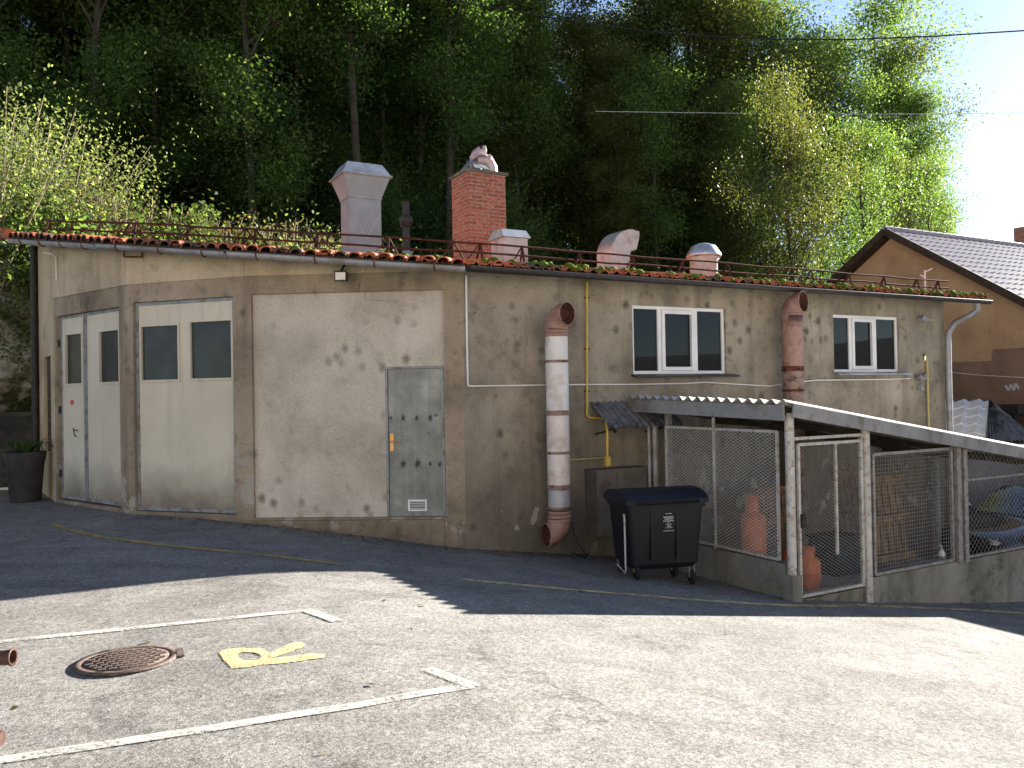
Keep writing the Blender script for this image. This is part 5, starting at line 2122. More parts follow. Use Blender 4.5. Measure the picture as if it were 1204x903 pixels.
m.tube([Vector((q.x, q.y, zroof(q) - .05)), Vector((q.x, q.y, at(1088, 318, 17.2).z))], .018, 8)
m.tube([Vector((q.x, q.y, at(1088, 320, 17.2).z)), Vector((q.x + .14, q.y - .03, at(1088, 316, 17.2).z))], .014, 8)
m.tube([Vector((q.x, q.y, at(1088, 327, 17.2).z)), Vector((q.x - .1, q.y, at(1088, 323, 17.2).z))], .013, 8)
tag(m.build("vent_stack", MAT['duct_rose']), "thin vent stack with side stubs at the right end of the workshop roof", "vent pipe")

# annex: small tiled hip roof and a grey wall below
an = thing("annex_shed", "small grey shed with a pale tiled hip roof below the ochre house", "shed", UN(12.5, .8, -3))
MAT['annex_grey'] = stucco("grey_blue_render", (0.17, 0.18, 0.195), (0.22, 0.23, 0.25), (0.12, 0.125, 0.135), .3, .4)
MAT['tile_pale'] = simple("pale_concrete_tile", (0.56, 0.55, 0.53), (0.66, 0.65, 0.63), 9, 0.45, 0, 0.45, 0.05)
au = lambda u_, n_, z: UN(u_, n_, z)
q0_ = at(1120, 473, 18.5)
ra_, na_ = ucoord(q0_), ncoord(q0_)
zt3 = q0_.z
m = MB()
rid0, rid1 = (ra_ - 1.6, na_), (ra_ + .85, na_)
ev = 1.5
drop = .72


def slope_tiles(mbx, a0_, a1_, b0_, b1_, ncr, per, mi=0):
    """tiled slope: ridge a0-a1 down to eave b0-b1"""
    n = max(6, int((Vector(b1_) - Vector(b0_)).length / per) * 3)
    nr = ncr
    for r in range(nr):
        ra2, rb2 = [], []
        for i in range(n + 1):
            t = i / n
            A_, B_ = Vector(a0_).lerp(Vector(a1_), t), Vector(b0_).lerp(Vector(b1_), t)
            w_ = Vector((0, 0, (.03, .07, .0)[i % 3]))
            ra2.append(A_.lerp(B_, r / nr) + w_)
            rb2.append(A_.lerp(B_, (r + 1.06) / nr) + w_ + Vector((0, 0, .03)))
        mbx.grid([ra2, rb2], mi, False)
        mbx.grid([rb2, [p - Vector((0, 0, .035)) for p in rb2]], mi, False)


ze = .36
flat = lambda p, z: Vector((p.x, p.y, z))
A_, B_ = flat(at(1078, 473, 19.3), zt3), flat(at(1163, 473, 18.7), zt3)
C_, D_ = flat(at(1070, 520, 17.5), ze), flat(at(1158, 520, 17.1), ze)
F_ = flat(at(1216, 509, 18.3), ze)
E_, H_ = flat(at(1085, 480, 21.2), ze), flat(at(1185, 480, 20.6), ze)
slope_tiles(m, A_, B_, C_, D_, 5, .24)
slope_tiles(m, A_, B_, E_, H_, 5, .24)
slope_tiles(m, B_, B_.lerp(H_, .02), D_, F_, 4, .16, 1)  # darker sheet colour stands in for shade on the right facet
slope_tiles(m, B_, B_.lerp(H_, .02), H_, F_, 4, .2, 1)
m.build("roof", [MAT['tile_pale'], MAT['dark_sheet_shade']], an)
m = MB()
ctr2 = (C_ + D_ + F_ + H_ + E_) / 5
m.prism([flat(ctr2.lerp(p, .86), -4.2) for p in (C_, D_, F_, H_, E_)], (0, 0, ze + 4.2 - .06))
m.build("wall", MAT['annex_grey'], an)
MAT['dark_metal_roof'] = MAT['eave_dark']
q = at(1185, 480, 21)
cp = thing("canopy_roof", "dark flat canopy edge against the brown base of the ochre house", "canopy", Vector((q.x, q.y, q.z)))
m = MB()
m.obox(q + DV * 1.2, DV * 2.0, NV * .7, Vector((0, 0, .1)))
m.build("roof_edge", MAT['eave_dark'], cp)
m = MB()
for a_ in (-.6, 2.9):
    p = q + DV * a_ - NV * .5
    m.tube([Vector((p.x, p.y, -4)), Vector((p.x, p.y, q.z - .1))], .06, 10)
m.build("post", MAT['dark_iron'], cp)


# car: lofted body with a glasshouse
cq = at(1136, 640, 14.6)
CO = Vector((cq.x + .1, cq.y + .4, 0))
gzc = ground(CO.x + 1.5, CO.y + 1.0) - .02
CO.z = gzc
cdir = Vector((cos(radians(24)), sin(radians(24)), 0))
cln = Vector((-cdir.y, cdir.x, 0))
car = thing("parked_car", "dark parked car mirroring the sky behind the mesh fence", "car", CO)


def cpnt(x, y, z):
    return CO + cdir * x + cln * y + Vector((0, 0, z))


st = [  # x, bottom, belt z, top z, half width low, half width belt, half width top
    (0.0, .30, .52, .56, .60, .62, .5), (.12, .22, .62, .70, .76, .76, .62), (.5, .2, .70, .80, .84, .83, .66), (1.0, .2, .76, .88, .86, .86, .70),
    (1.25, .2, .80, .94, .87, .87, .72), (1.7, .2, .86, 1.24, .87, .88, .62), (2.1, .2, .89, 1.42, .88, .89, .58), (2.7, .2, .91, 1.47, .88, .89, .58),
    (3.4, .2, .93, 1.42, .88, .88, .57), (3.9, .22, .95, 1.2, .86, .86, .6), (4.15, .26, .93, 1.0, .82, .82, .66), (4.25, .34, .8, .86, .7, .72, .6)]
rows = []
for x, b, bl, tz, wl_, wb_, wt in st:
    half = [(0, b), (wl_ * .8, b), (wl_, b + .12), (wl_ * 1.02, (b + bl) / 2), (wb_, bl), (wt, tz - .03), (wt * .7, tz), (0, tz + .015)]
    ring = [cpnt(x, -y, z) for y, z in half] + [cpnt(x, y, z) for y, z in reversed(half[1:-1])]
    rows.append(ring)
m = MB()
m.grid(rows, 0, True, True)
m.face(list(reversed(rows[0])))
m.face(rows[-1])
cb2 = m.build("body", MAT['car_paint'], car)
sub = cb2.modifiers.new("subsurf", 'SUBSURF')
sub.levels = sub.render_levels = 2


def quad_on(i0, i1, j0, j1, infl=.014, f0=.1, f1=.92, g0=.06, g1=.94):
    """a pane riding on the loft between stations i0..i1 and ring columns j0, j1"""
    rws = []
    for e in range(9):
        t = i0 + (i1 - i0) * (g0 + (g1 - g0) * e / 8)
        k0 = min(int(t), len(rows) - 2)
        fr_ = t - k0
        A2 = rows[k0][j0].lerp(rows[k0 + 1][j0], fr_)
        B2 = rows[k0][j1].lerp(rows[k0 + 1][j1], fr_)
        a2, b2 = A2.lerp(B2, f0), A2.lerp(B2, f1)
        rws.append([a2, b2])
    mm = MB()
    nrm = (rws[1][0] - rws[0][0]).cross(rws[0][1] - rws[0][0]).normalized()
    ctr_ = CO + cdir * 2 + Vector((0, 0, .8))
    if nrm.dot(rws[4][0] - ctr_) < 0:
        nrm = -nrm
    mm.grid([[p + nrm * infl for p in r] for r in rws], 0, True)
    return mm


NR = len(rows[0])
quad_on(5, 9, 4, 5, .012, .08, .9, -.12, .95).build("side_window", MAT['car_glass'], car)
quad_on(5, 9, NR - 4, NR - 5, .012, .08, .9, -.12, .95).build("side_window", MAT['car_glass'], car)
mm = MB()
wsr = []
for x, z, hw_ in ((1.22, .95, .68), (1.4, 1.05, .66), (1.6, 1.19, .62), (1.82, 1.32, .57), (2.0, 1.40, .54)):
    wsr.append([cpnt(x, hw_ * k_ / 4, z + .03 - .02 * abs(k_ / 4) ** 2) for k_ in range(-4, 5)])
mm.grid(wsr, 0, True)
mm.build("windshield", MAT['car_glass'], car)
for x in (.82, 3.42):
    for sgn in (-1, 1):
        mm = MB()
        c = cpnt(x, sgn * .8, .31)
        gw = ground(c.x, c.y)
        mm.lathe(c - cln * (.1 * sgn), [(.1, 0), (.29, .0), (.315, .03), (.315, .15), (.29, .18), (.2, .185)], 28, 0, True, cln * sgn)
        wl2 = mm.build("wheel", MAT['rubber'], car)
        mm = MB()
        mm.lathe(c - cln * (.1 * sgn), [(.2, .17), (.19, .15), (.06, .16), (.05, .18), (0, .18)], 20, 0, True, cln * sgn)
        mm.build("rim", MAT['galv'], wl2)
for sgn in (-1, 1):
    mm = MB()
    lump(mm, cpnt(.16, sgn * .56, .6), .1, .13, .065, 1.0, 12, 8)
    mm.build("headlight", MAT['lamp_glass'], car)
    mm = MB()
    lump(mm, cpnt(1.5, sgn * .98, .98), .07, .1, .07, 2.0, 12, 8)
    mm.build("wing_mirror", MAT['car_paint'], car)

# unseen garage added beyond the right of the frame to cast the lane's shadow
gx0 = Vector((11.3, 15.2, 0))
GQ = lambda a, t, z: Vector((gx0.x + DV.x * a - NV.x * t, gx0.y + DV.y * a - NV.y * t, z))
gr_ = thing("added_lane_garage", "unseen flat-roofed garage added to cast the shadow across the lane", "garage", GQ(0, 0, -2.1))
m = MB()
m.prism([GQ(0, -.3, -3), GQ(5.5, -.3, -3), GQ(5.5, 3.2, -3), GQ(0, 3.2, -3)], (0, 0, 4.75))
m.build("wall", MAT['render_grey'], gr_)
m = MB()
m.prism([GQ(-.12, -.42, 1.752), GQ(5.62, -.42, 1.752), GQ(5.62, 3.32, 1.752), GQ(-.12, 3.32, 1.752)], (0, 0, .14))
m.build("roof", MAT['galv_dull'], gr_)
m = MB()
m.obox(GQ(2.7, 3.22, -.9), DV * 1.3, NV * .03, Vector((0, 0, 1.15)))
m.build("door", MAT['dark_wood'], gr_)

# unseen house added behind the camera: bounces light to the facade, blocks low sky
hb = thing("added_yard_house", "unseen long cream house added to bounce light onto the workshop", "house", (-2, -10, 0))
hbw = Wall((24, -9.0), (-24, -9.0))
m = MB()
hol = []
for f_ in range(2):
    for i in range(9):
        s0_ = 3 + i * 5.0
        hol.append((s0_, s0_ + 1.3, 1.2 + 3.1 * f_, 2.6 + 3.1 * f_))
facade(m, hbw, 0, hbw.L, lambda s: -5, lambda s: 7.6, hol, .15)
for a_, b_ in (((-24, -9), (-24, -19)), ((-24, -19), (24, -19)), ((24, -19), (24, -9))):
    w = Wall(a_, b_)
    facade(m, w, 0, w.L, lambda s: -5, lambda s: 7.6)
MAT['cream_wall'] = stucco("cream_render", (0.56, 0.53, 0.48), (0.62, 0.59, 0.54), (0.42, 0.39, 0.34), 0.1, 0.2)
m.build("wall", MAT['cream_wall'], hb)
for h_ in hol:
    m = MB()
    m.face([hbw.pt(h_[0], h_[2], -.12), hbw.pt(h_[1], h_[2], -.12), hbw.pt(h_[1], h_[3], -.12), hbw.pt(h_[0], h_[3], -.12)], 1)
    for a_, b_ in ((h_[0], h_[0] + .08), (h_[1] - .08, h_[1]), ((h_[0] + h_[1]) / 2 - .05, (h_[0] + h_[1]) / 2 + .05)):
        m.wbox(hbw, a_, b_, -.115, -.06, h_[2], h_[3])
    m.build("window", [MAT['white_pvc'], MAT['car_glass']], hb)
m = MB()
m.prism([Vector((-25, -8.3, 7.5)), Vector((-25, -14, 11.2)), Vector((-25, -19.7, 7.5))], (50, 0, 0))
m.build("roof", MAT['tile'], hb)

# ------------------------------------------------------------------ overhead cables
m = MB()
cps = [(380, -28, 27), (470, -10, 26), (556, 5, 25.4), (660, 23, 24.6), (763, 37, 23.8), (850, 43.5, 23.2), (910, 46, 22.8), (1000, 46.5, 22.2), (1100, 42.5, 21.5), (1204, 36, 20.8), (1330, 25, 20)]
m.tube([at(*p) for p in cps], .018, 6)
tag(m.build("overhead_cable", MAT['cable_dark']), "dark sagging overhead cable crossing the sky in front of the treetops", "cable")
m = MB()
m.tube([at(700, 131, 26), at(855, 133, 26), at(980, 134, 26), at(1100, 134, 26), at(1300, 131, 26)], .007, 6)
tag(m.build("overhead_cable", MAT['cable_pale']), "thin straight pale overhead cable in front of the trees", "cable")

# ------------------------------------------------------------------ vegetation
def leaf_mesh(name, centers, size, mat, up=0.35, seed=1, aspect=1.7):
    """one rhombic leaf per centre, all of a crown in one mesh"""
    g = np.random.default_rng(seed)
    n = len(centers)
    C = np.asarray(centers, dtype=np.float64)
    nr = g.normal(size=(n, 3))
    nr[:, 2] = np.abs(nr[:, 2]) + up
    nr /= np.linalg.norm(nr, axis=1)[:, None]
    a = g.normal(size=(n, 3))
    a -= nr * (a * nr).sum(1)[:, None]
    a /= np.linalg.norm(a, axis=1)[:, None] + 1e-9
    b = np.cross(nr, a)
    s = size * g.uniform(0.55, 1.35, n)[:, None]
    fold = nr * s * 0.12
    V = np.empty((n, 4, 3))
    V[:, 0] = C - a * s * aspect / 2
    V[:, 1] = C + b * s / 2 + fold
    V[:, 2] = C + a * s * aspect / 2
    V[:, 3] = C - b * s / 2 + fold
    me = bpy.data.meshes.new(name)
    me.vertices.add(n * 4)
    me.vertices.foreach_set("co", V.reshape(-1))
    me.loops.add(n * 4)
    me.loops.foreach_set("vertex_index", np.arange(n * 4, dtype=np.int32))
    me.polygons.add(n)
    me.polygons.foreach_set("loop_start", np.arange(0, n * 4, 4, dtype=np.int32))
    me.polygons.foreach_set("loop_total", np.full(n, 4, dtype=np.int32))
    me.materials.append(mat)
    me.update(calc_edges=True)
    me.validate()
    return me


def make_tree(seed, H, r0, lo, cr_, nleaf, lsize, mat, limbs=14, sparse=1.0):
    """trunk with limbs and twigs, leaves gathered in sprays along the twigs; base at the origin"""
    rd = random.Random(seed)
    g = np.random.default_rng(seed)
    mb_ = MB()
    pts, rad_ = [], []
    x = y = 0.0
    lx, ly = rd.uniform(-.05, .05), rd.uniform(-.05, .05)
    for i in range(11):
        t = i / 10
        pts.append(Vector((x, y, H * t - .4 * (1 - t))))
        rad_.append(r0 * (1 - .88 * t) * (1.25 if i == 0 else 1))
        x += lx * H / 10 + rd.uniform(-.12, .12)
        y += ly * H / 10 + rd.uniform(-.12, .12)
    mb_.tube(pts, rad_, 7)
    ends = []
    for k_ in range(limbs):
        t = lo + (0.98 - lo) * (k_ + rd.random()) / limbs
        f = t * 10
        i = min(int(f), 9)
        b = pts[i].lerp(pts[i + 1], f - i)
        az = rd.uniform(0, 2 * pi) if k_ % 2 else k_ * 2.4
        el = radians(rd.uniform(22, 62))
        prof_ = (0.35 + 0.65 * sin(pi * min(1, max(.05, (t - lo) / (1.02 - lo))) ** .8))
        L = cr_ * prof_ * rd.uniform(.75, 1.2)
        d_ = Vector((cos(az) * cos(el), sin(az) * cos(el), sin(el)))
        lp = [b]
        for q_ in range(4):
            d2 = (d_ + Vector((rd.uniform(-.25, .25), rd.uniform(-.25, .25), rd.uniform(-.1, .2)))).normalized()
            lp.append(lp[-1] + d2 * L / 4)
        rb = r0 * (1 - .85 * t) * .55
        mb_.tube(lp, [rb, rb * .8, rb * .6, rb * .4, rb * .18], 5)
        for q_ in range(2, 5):
            ends.append((lp[q_], .8))
            for _ in range(2):
                d3 = Vector((rd.uniform(-1, 1), rd.uniform(-1, 1), rd.uniform(-.3, .8))).normalized()
                e = lp[q_] + d3 * L * rd.uniform(.2, .42)
                mb_.tube([lp[q_], lp[q_].lerp(e, .5) + Vector((0, 0, .06)), e], [rb * .3, rb * .2, .008], 4, 0, False)
                ends.append((e, 1.0))
                ends.append((lp[q_].lerp(e, .6), .7))
    ends.append((pts[-1], .8))
    trunk_me = None
    w = np.array([e[1] for e in ends]) * g.uniform(.35, 1.5, len(ends))
    cnt = np.maximum(1, (w / w.sum() * nleaf)).astype(int)
    cs = []
    for (p, _), c_ in zip(ends, cnt):
        sg_ = np.array([.42, .42, .26]) * (cr_ / 2.6) * sparse
        cs.append(np.array(p)[None] + g.normal(size=(c_, 3)) * sg_)
    cs = np.concatenate(cs)
    crown = leaf_mesh("crown", cs, lsize, mat, .35, seed)
    return mb_, crown


def tree_proto(name, label, cat, group, args, trunk_mat='bark'):
    mb_, crown = make_tree(*args)
    root = thing(name, label, cat, (0, 0, 0), group)
    mb_.build("trunk", MAT[trunk_mat], root)
    c_ = bpy.data.objects.new("crown", crown)
    COL.objects.link(c_)
    c_.parent = root
    return root


# seed, height, trunk radius, crown start, crown radius, leaves, leaf size, material
KINDS = [
    tree_proto("deciduous_tree", "tall green leafy tree in the dense wood on the slope behind the workshop", "tree", "green trees on the wooded slope", (11, 15, .17, .14, 2.9, 38000, .076, MAT['leaf_green'], 20)),
    tree_proto("deciduous_tree", "tall green leafy tree in the dense wood on the slope behind the workshop", "tree", "green trees on the wooded slope", (12, 17, .2, .38, 3.1, 38000, .076, MAT['leaf_green'], 20)),
    tree_proto("deciduous_tree", "slender dark tree with a bare lower trunk standing in the shaded wood", "tree", "dark slender trees of the wood", (13, 16, .15, .3, 2.4, 28000, .074, MAT['leaf_dark'], 18)),
    tree_proto("deciduous_tree", "slender dark tree with a bare lower trunk standing in the shaded wood", "tree", "dark slender trees of the wood", (14, 14, .13, .4, 2.3, 28000, .074, MAT['leaf_dark'], 18)),
    tree_proto("deciduous_tree", "tall tree of the wood with thin yellowing autumn leaves", "tree", "yellowing trees of the wood", (15, 17, .18, .4, 2.9, 27000, .07, MAT['leaf_yellow'], 20)),
    tree_proto("deciduous_tree", "tall tree of the wood with thin yellowing autumn leaves", "tree", "yellowing trees of the wood", (16, 15, .15, .35, 2.6, 25000, .07, MAT['leaf_yellow'], 18)),
]
KINDS.append(tree_proto("deciduous_tree", "slim bare-stemmed tree at the front of the wood with a small high crown", "tree", "slim front trees of the wood", (17, 17, .1, .55, 2.3, 13000, .07, MAT['leaf_yellow'], 16)))
KINDS.append(tree_proto("deciduous_tree", "slim forked dark tree at the front of the wood with a high crown", "tree", "slim forked trees of the wood", (19, 16, .11, .48, 2.6, 13000, .07, MAT['leaf_green'], 16)))
used = [0] * len(KINDS)


LIT = [(0.6, 16.4), (4.2, 16.8), (-3.6, 17.0), (8.0, 17.4)]
SUN_TARGETS = [UN(u_, n_, hill(*UN(u_, n_).xy) + 1.9) for u_ in (-6, -4.5, -3, -1.5, 0, 1.5, 3, 5, 7) for n_ in (9.8, 11.4)] + [UN(u_, 13.0, hill(*UN(u_, 13.0).xy) + 2.0) for u_ in (-8, -6.5, -5, -3.5, -2)] + [UN(u_, n_, hill(*UN(u_, n_).xy) + h_) for u_, n_ in LIT for h_ in (8.0, 11.0)]
SH = Vector((SUN_DIR.x, SUN_DIR.y, 0)).normalized()


def shades(x, y, ztop, r):
    """does a tree here stand between the sun and the sunlit growth behind the roof?"""
    for q in SUN_TARGETS:
        dx, dy = x - q.x, y - q.y
        k_ = dx * SH.x + dy * SH.y
        if k_ < r * .6:
            continue
        if abs(dx * SH.y - dy * SH.x) < r and q.z + k_ * tan(SUN_EL) < ztop:
            return True
    return False


def plant(proto, idx, x, y, sc, rz_, z=None, label=None, zs=None):
    loc = (x, y, (hill(x, y) if z is None else z) - .1)
    s = (sc, sc, sc * (zs or 1.0))
    if not used[idx]:
        used[idx] = 1
        o_ = proto
        o_.location, o_.rotation_euler, o_.scale = loc, (0, 0, rz_), s
        return o_
    return dup(proto, loc, rz_, s, label)


tr = random.Random(21)
pts_used = []


def free(x, y, d_):
    return all((x - a) ** 2 + (y - b) ** 2 > d_ * d_ for a, b in pts_used)


for i, (u_, n_) in enumerate(LIT):
    p = UN(u_, n_)
    pts_used.append((p.x, p.y))
    plant(KINDS[i % 2], i % 2, p.x, p.y, .95, i * 1.9)

cnt = 0
for tries in range(14000):
    u_, n_ = tr.uniform(-24, 30), tr.uniform(12.2, 40)
    p = UN(u_, n_)
    az = math.degrees(math.atan2(p.x, p.y))
    if az < -37 or az > 14.5 or p.y < 19:
        continue
    if n_ < foot(u_) + 7.5 - 3.5 * sstep(6, 12, u_):
        continue
    if not free(p.x, p.y, 1.9 if n_ < 24 else 2.4):
        continue
    if shades(p.x, p.y, hill(p.x, p.y) + 14, 3.1):
        continue
    pts_used.append((p.x, p.y))
    r = tr.random()
    if az < -6:
        k_ = 0 if r < .3 else 1 if r < .55 else 2 if r < .75 else 3 if r < .92 else 5
        sc = tr.uniform(.8, 1.15)
    else:
        k_ = 4 if r < .3 else 5 if r < .5 else 2 if r < .72 else 3 if r < .84 else 0
        sc = tr.uniform(.9, 1.2)
    plant(KINDS[k_], k_, p.x, p.y, sc, tr.uniform(0, 6.28))
    cnt += 1
    if cnt >= 230:
        break
sl_n = 0
for tries in range(600):
    u_, n_ = tr.uniform(1, 19), tr.uniform(0, 1)
    n_ = foot(u_) + 3.0 + n_ * 4.5
    p = UN(u_, n_)
    az = math.degrees(math.atan2(p.x, p.y))
    if az < -4 or az > 17 or not free(p.x, p.y, 1.5) or shades(p.x, p.y, hill(p.x, p.y) + 14, 1.6):
        continue
    pts_used.append((p.x, p.y))
    k_ = 6 + sl_n % 2
    plant(KINDS[k_], k_, p.x, p.y, tr.uniform(.75, 1.05), tr.uniform(0, 6.28))
    sl_n += 1
    if sl_n >= 20:
        break

# the row at the right whose outline stands against the sky
RT = [tree_proto("deciduous_tree", "tall airy tree with greenish yellow leaves standing against the bright sky", "tree", "airy trees against the sky", (31, 16, .17, .25, 3.5, 30000, .068, MAT['leaf_yellow'], 24, .95)),
      tree_proto("deciduous_tree", "tall airy tree with greenish leaves standing against the bright sky", "tree", "airy green trees against the sky", (32, 16, .17, .2, 3.4, 30000, .068, MAT['leaf_green'], 24, .95))]
used += [0, 0]
hts = [16.0, 16.0]
for px, Y, ytop, kk, wsc in ((770, 31, -60, 0, 1.0), (812, 29, -45, 1, .9), (846, 33, -50, 0, 1.0), (880, 30, -10, 1, .95), (912, 34, 30, 1, .95), (948, 31, 60, 0, .95), (975, 36, 45, 1, .95), (1016, 33, 16, 1, 1.0), (1046, 36, 62, 0, .9), (1030, 31, 150, 1, .9), (1078, 35, 105, 1, .75), (1098, 38, 195, 1, .7),
                             (1066, 34, 120, 1, .7), (1072, 38, 190, 0, .7), (1100, 41, 250, 1, .6), (930, 28, 130, 0, .75), (1000, 40, 90, 1, .9), (860, 27.5, 120, 1, .8)):
    for dY in (0, 2, 4, -2, 6, 8, 10, 13, 16, 19):
        p = at(px, 300, Y + dY)
        if not shades(p.x, p.y, at(px, ytop, Y + dY).z - 1.5, 2.2):
            Y += dY
            break
    p = at(px, 300, Y)
    z0 = hill(p.x, p.y)
    Ht = at(px, ytop, Y).z - z0
    sc = Ht / hts[kk]
    plant(RT[kk], 8 + kk, p.x, p.y, sc * wsc, tr.uniform(0, 6.28), None, None, 1 / wsc)

# bushes and saplings along the hill foot
def make_bush(seed, H, R, nleaf, lsize, mat, stems=7, tall=False):
    rd = random.Random(seed)
    g = np.random.default_rng(seed)
    mb_ = MB()
    cs = []
    for k_ in range(stems):
        az = rd.uniform(0, 2 * pi)
        lean = rd.uniform(.05, .55) if not tall else rd.uniform(.02, .2)
        L = H * rd.uniform(.65, 1.1)
        d_ = Vector((cos(az) * lean, sin(az) * lean, 1)).normalized()
        b = Vector((rd.uniform(-.3, .3) * R, rd.uniform(-.3, .3) * R, -.1))
        pp_ = [b]
        for q_ in range(5):
            d_ = (d_ + Vector((rd.uniform(-.14, .14), rd.uniform(-.14, .14), .02))).normalized()
            pp_.append(pp_[-1] + d_ * L / 5)
        mb_.tube(pp_, [.02, .017, .014, .012, .009, .006], 5, 0, False)
        m_ = nleaf // stems
        t = g.beta(1.6, 1.1, m_) * 5
        i = np.minimum(t.astype(int), 4)
        P_arr = np.array([list(v) for v in pp_])
        base = P_arr[i] * (1 - (t - i))[:, None] + P_arr[i + 1] * (t - i)[:, None]
        spread = R * (.34 if not tall else .16)
        # sprays: leaves cling to short side twigs
        ntw = 14
        tw = g.normal(size=(ntw, 3)) * np.array([1, 1, .6]) * spread
        base = base + tw[g.integers(0, ntw, m_)] * g.uniform(.2, 1.0, m_)[:, None]
        cs.append(base + g.normal(size=(m_, 3)) * spread * .28)
    return mb_, leaf_mesh("foliage", np.concatenate(cs), lsize, mat, .3, seed)


def bush_proto(name, label, cat, group, args, smat='twig'):
    mb_, me = make_bush(*args)
    root = thing(name, label, cat, (0, 0, 0), group)
    mb_.build("stem", MAT[smat], root)
    o_ = bpy.data.objects.new("foliage", me)
    COL.objects.link(o_)
    o_.parent = root
    return root


BK = [
    bush_proto("shrub", "leafy green shrub at the foot of the slope behind the roof", "shrub", "green shrubs behind the roof", (41, 2.6, 1.5, 9000, .048, MAT['leaf_green'], 14)),
    bush_proto("shrub", "light green sunlit shrub on the bank behind the roof", "shrub", "light green shrubs behind the roof", (42, 2.4, 1.4, 8000, .04, MAT['leaf_light'], 16)),
    bush_proto("weed_clump", "clump of tall dry stalks with a few pale leaves behind the roof", "weeds", "dry weed clumps behind the roof", (43, 2.3, 1.2, 3600, .034, MAT['leaf_dry'], 46, True)),
    bush_proto("shrub", "yellowing autumn shrub on the bank behind the roof", "shrub", "yellowing shrubs behind the roof", (44, 2.3, 1.1, 7000, .04, MAT['leaf_yellow'], 13)),
    bush_proto("tall_shrub", "tall pale green sunlit shrub at the far left behind the roof", "shrub", "tall pale shrubs at the left", (46, 4.6, 1.9, 13000, .042, MAT['leaf_light'], 26)),
    bush_proto("sapling", "thin upright green sapling rising behind the roof", "sapling", "saplings behind the roof", (45, 3.4, .9, 6000, .05, MAT['leaf_light'], 6, True)),
]
bused = [0] * len(BK)


def plant_bush(k_, x, y, sc, z=None):
    loc = (x, y, (hill(x, y) if z is None else z) - .05)
    if not bused[k_]:
        bused[k_] = 1
        BK[k_].location, BK[k_].rotation_euler, BK[k_].scale = loc, (0, 0, tr.uniform(0, 6.28)), (sc,) * 3
        return BK[k_]
    return dup(BK[k_], loc, tr.uniform(0, 6.28), sc)


bp_ = []
for tries in range(3000):
    u_ = tr.uniform(-20, 16)
    nf = foot(u_)
    n_ = nf + tr.uniform(.2, 5.2)
    p = UN(u_, n_)
    az = math.degrees(math.atan2(p.x, p.y))
    if az < -37 or az > 24 or (az < -27.5 and n_ < 12.3) or (u_ < 4 and n_ < 11.1) or (u_ < -1 and n_ < 12.4):
        continue
    if not all((p.x - a) ** 2 + (p.y - b) ** 2 > 1.0 ** 2 for a, b in bp_):
        continue
    if shades(p.x, p.y, hill(p.x, p.y) + 2.2, 1.0):
        continue
    bp_.append((p.x, p.y))
    r = tr.random()
    d_ = n_ - nf
    if az < -23:
        k_ = 1 if r < .22 else 2 if r < .74 else 3 if r < .84 else 0
        sc = tr.uniform(.8, 1.25)
    elif az < -8:
        k_ = 0 if r < .28 else 2 if r < .7 else 3 if r < .82 else 1 if r < .9 else 5
        sc = tr.uniform(.7, 1.1)
    else:
        k_ = 0 if r < .55 else 1 if r < .7 else 5 if r < .85 else 2
        sc = tr.uniform(.6, 1.1)
    plant_bush(k_, p.x, p.y, sc)
    if len(bp_) >= 170:
        break
# a few placed by eye: the big light mass at the left, the sapling right of the chimney
for px, Y, ytop, k_ in ((8, 18.5, 125, 4), (36, 19, 165, 4), (-24, 18, 105, 4), (22, 18.2, 150, 4), (-5, 17.8, 140, 4), (62, 19.2, 185, 2), (84, 18.8, 205, 2), (52, 20, 150, 2), (75, 19, 180, 2), (88, 19.4, 170, 2), (98, 18.5, 215, 0), (120, 19, 205, 2), (108, 19.5, 195, 2), (140, 19.3, 225, 0), (160, 19, 200, 2), (180, 19.4, 222, 2), (238, 19.6, 205, 2), (262, 19.6, 212, 5), (300, 20, 190, 2), (330, 20.2, 175, 2), (350, 20.3, 205, 2), (375, 20.5, 215, 1), (200, 19, 190, 3), (215, 19.4, 205, 3), (640, 19.5, 185, 5), (655, 19.8, 215, 5), (625, 19.2, 220, 0), (690, 21, 250, 0)):
    p = at(px, 290, Y)
    z0 = hill(p.x, p.y)
    sc = max(.5, (at(px, ytop, Y).z - z0) / (2.6, 2.4, 2.3, 2.3, 4.6, 3.4)[k_])
    plant_bush(k_, p.x, p.y, min(sc, 1.5))

UND = bush_proto("understory_tree", "dark leafy young tree filling the shaded floor of the wood", "tree", "understory trees of the wood", (47, 5.0, 2.3, 18000, .075, MAT['leaf_dark'], 12), 'bark')
und_n = 0
up_ = []
for tries in range(4000):
    u_, n_ = tr.uniform(-24, 26), tr.uniform(13, 40)
    p = UN(u_, n_)
    az = math.degrees(math.atan2(p.x, p.y))
    if az < -37 or az > 21 or n_ < foot(u_) + 8.5 or (u_ < 0 and n_ < 20) or shades(p.x, p.y, hill(p.x, p.y) + 5, 2.3) or not all((p.x - a) ** 2 + (p.y - b) ** 2 > 2.6 ** 2 for a, b in up_):
        continue
    up_.append((p.x, p.y))
    sc = tr.uniform(.7, 1.2)
    loc = (p.x, p.y, hill(p.x, p.y) - .1)
    if und_n == 0:
        UND.location, UND.scale = loc, (sc,) * 3
    else:
        dup(UND, loc, tr.uniform(0, 6.28), sc)
    und_n += 1
    if und_n >= 85:
        break
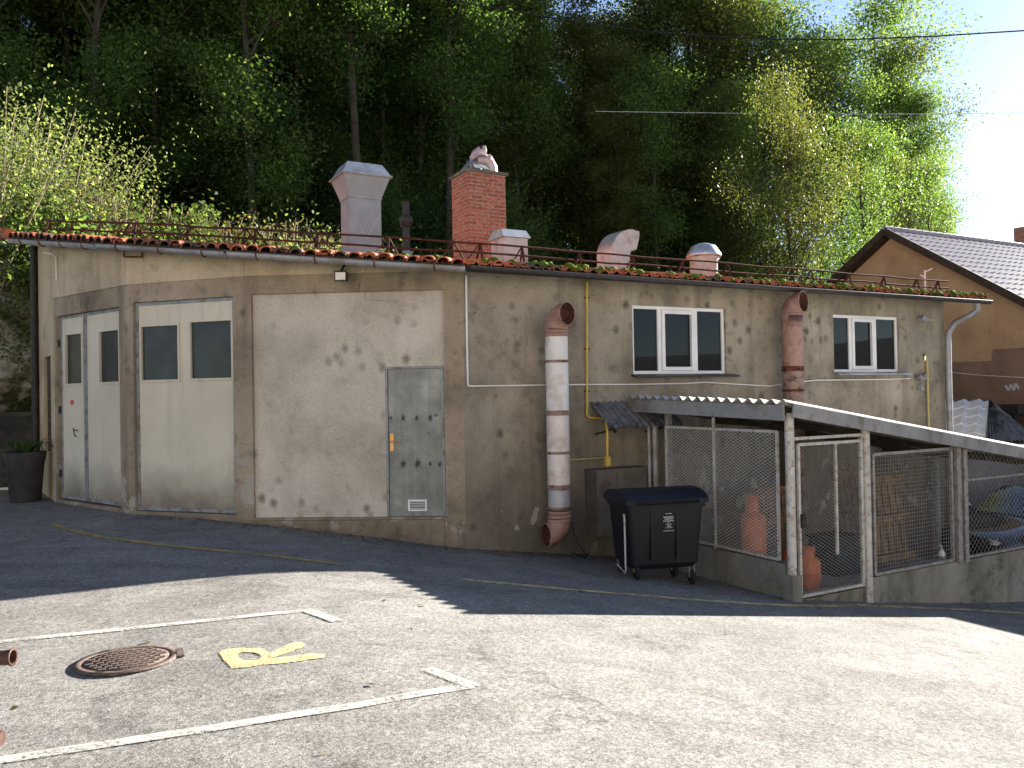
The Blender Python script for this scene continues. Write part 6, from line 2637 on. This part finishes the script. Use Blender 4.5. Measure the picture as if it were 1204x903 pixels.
# ivy hanging over the rock face and low growth covering the slope: nobody could count it
g = np.random.default_rng(99)
cs = []
for _ in range(110000):
    u_, n_ = g.uniform(-24, 22), 9.0 + g.exponential(5.5)
    nf = foot(u_)
    n_ += nf - 9.0
    if n_ > 32:
        continue
    p = UN(u_, n_)
    cl = noise.noise(Vector((p.x * .6, p.y * .6, 0)))
    if cl < -.05 + .2 * g.random():
        continue
    cs.append((p.x, p.y, hill(p.x, p.y) + abs(g.normal()) * .3 * (1 + cl)))
me = leaf_mesh("ground_cover", np.array(cs), .07, MAT['leaf_green'], .5, 5)
o_ = bpy.data.objects.new("ground_cover", me)
COL.objects.link(o_)
tag(o_, "low green undergrowth covering the slope under the trees", "undergrowth", kind="stuff")
cs = []
for _ in range(26000):
    t, z = g.uniform(0, 1), g.uniform(0.2, 5.3)
    cl = noise.noise(Vector((t * 5, z * .7, 5)))
    if cl < .0 + .35 * g.random() - .14 * (z - 2.8):
        continue
    p = rockpt(t, z)
    p += Vector((g.normal() * .08 + .08, g.normal() * .08 - .04, 0))
    cs.append((p.x, p.y, z))
me = leaf_mesh("ivy", np.array(cs), .045, MAT['leaf_light'], .1, 6)
o_ = bpy.data.objects.new("ivy", me)
COL.objects.link(o_)
tag(o_, "light green ivy hanging over the pale rock face at the left", "ivy", kind="stuff")

# dead leaves and grit along the foot of the walls
cs = []
for w, s0, s1, k_ in ((WC, 0, WC.L, 260), (WD, 0, 4.5, 520), (WB, 0, WB.L, 90), (WF, -.5, 7, 160), (WS, 0, WS.L, 90)):
    for _ in range(k_):
        s = random.uniform(s0, s1)
        p = w.pt(s, 0, .06 + abs(random.gauss(0, .28)))
        cs.append((p.x, p.y, ground(p.x, p.y) + .012))
for _ in range(45):
    x, y = random.uniform(-7, 7), random.uniform(3, 9)
    cs.append((x, y, ground(x, y) + .008))
me = leaf_mesh("fallen_leaves", np.array(cs), .026, MAT['leaf_dry'], 2.5, 8)
o_ = bpy.data.objects.new("fallen_leaves", me)
COL.objects.link(o_)
tag(o_, "dry fallen leaves scattered along the foot of the workshop walls", "leaves", kind="stuff")
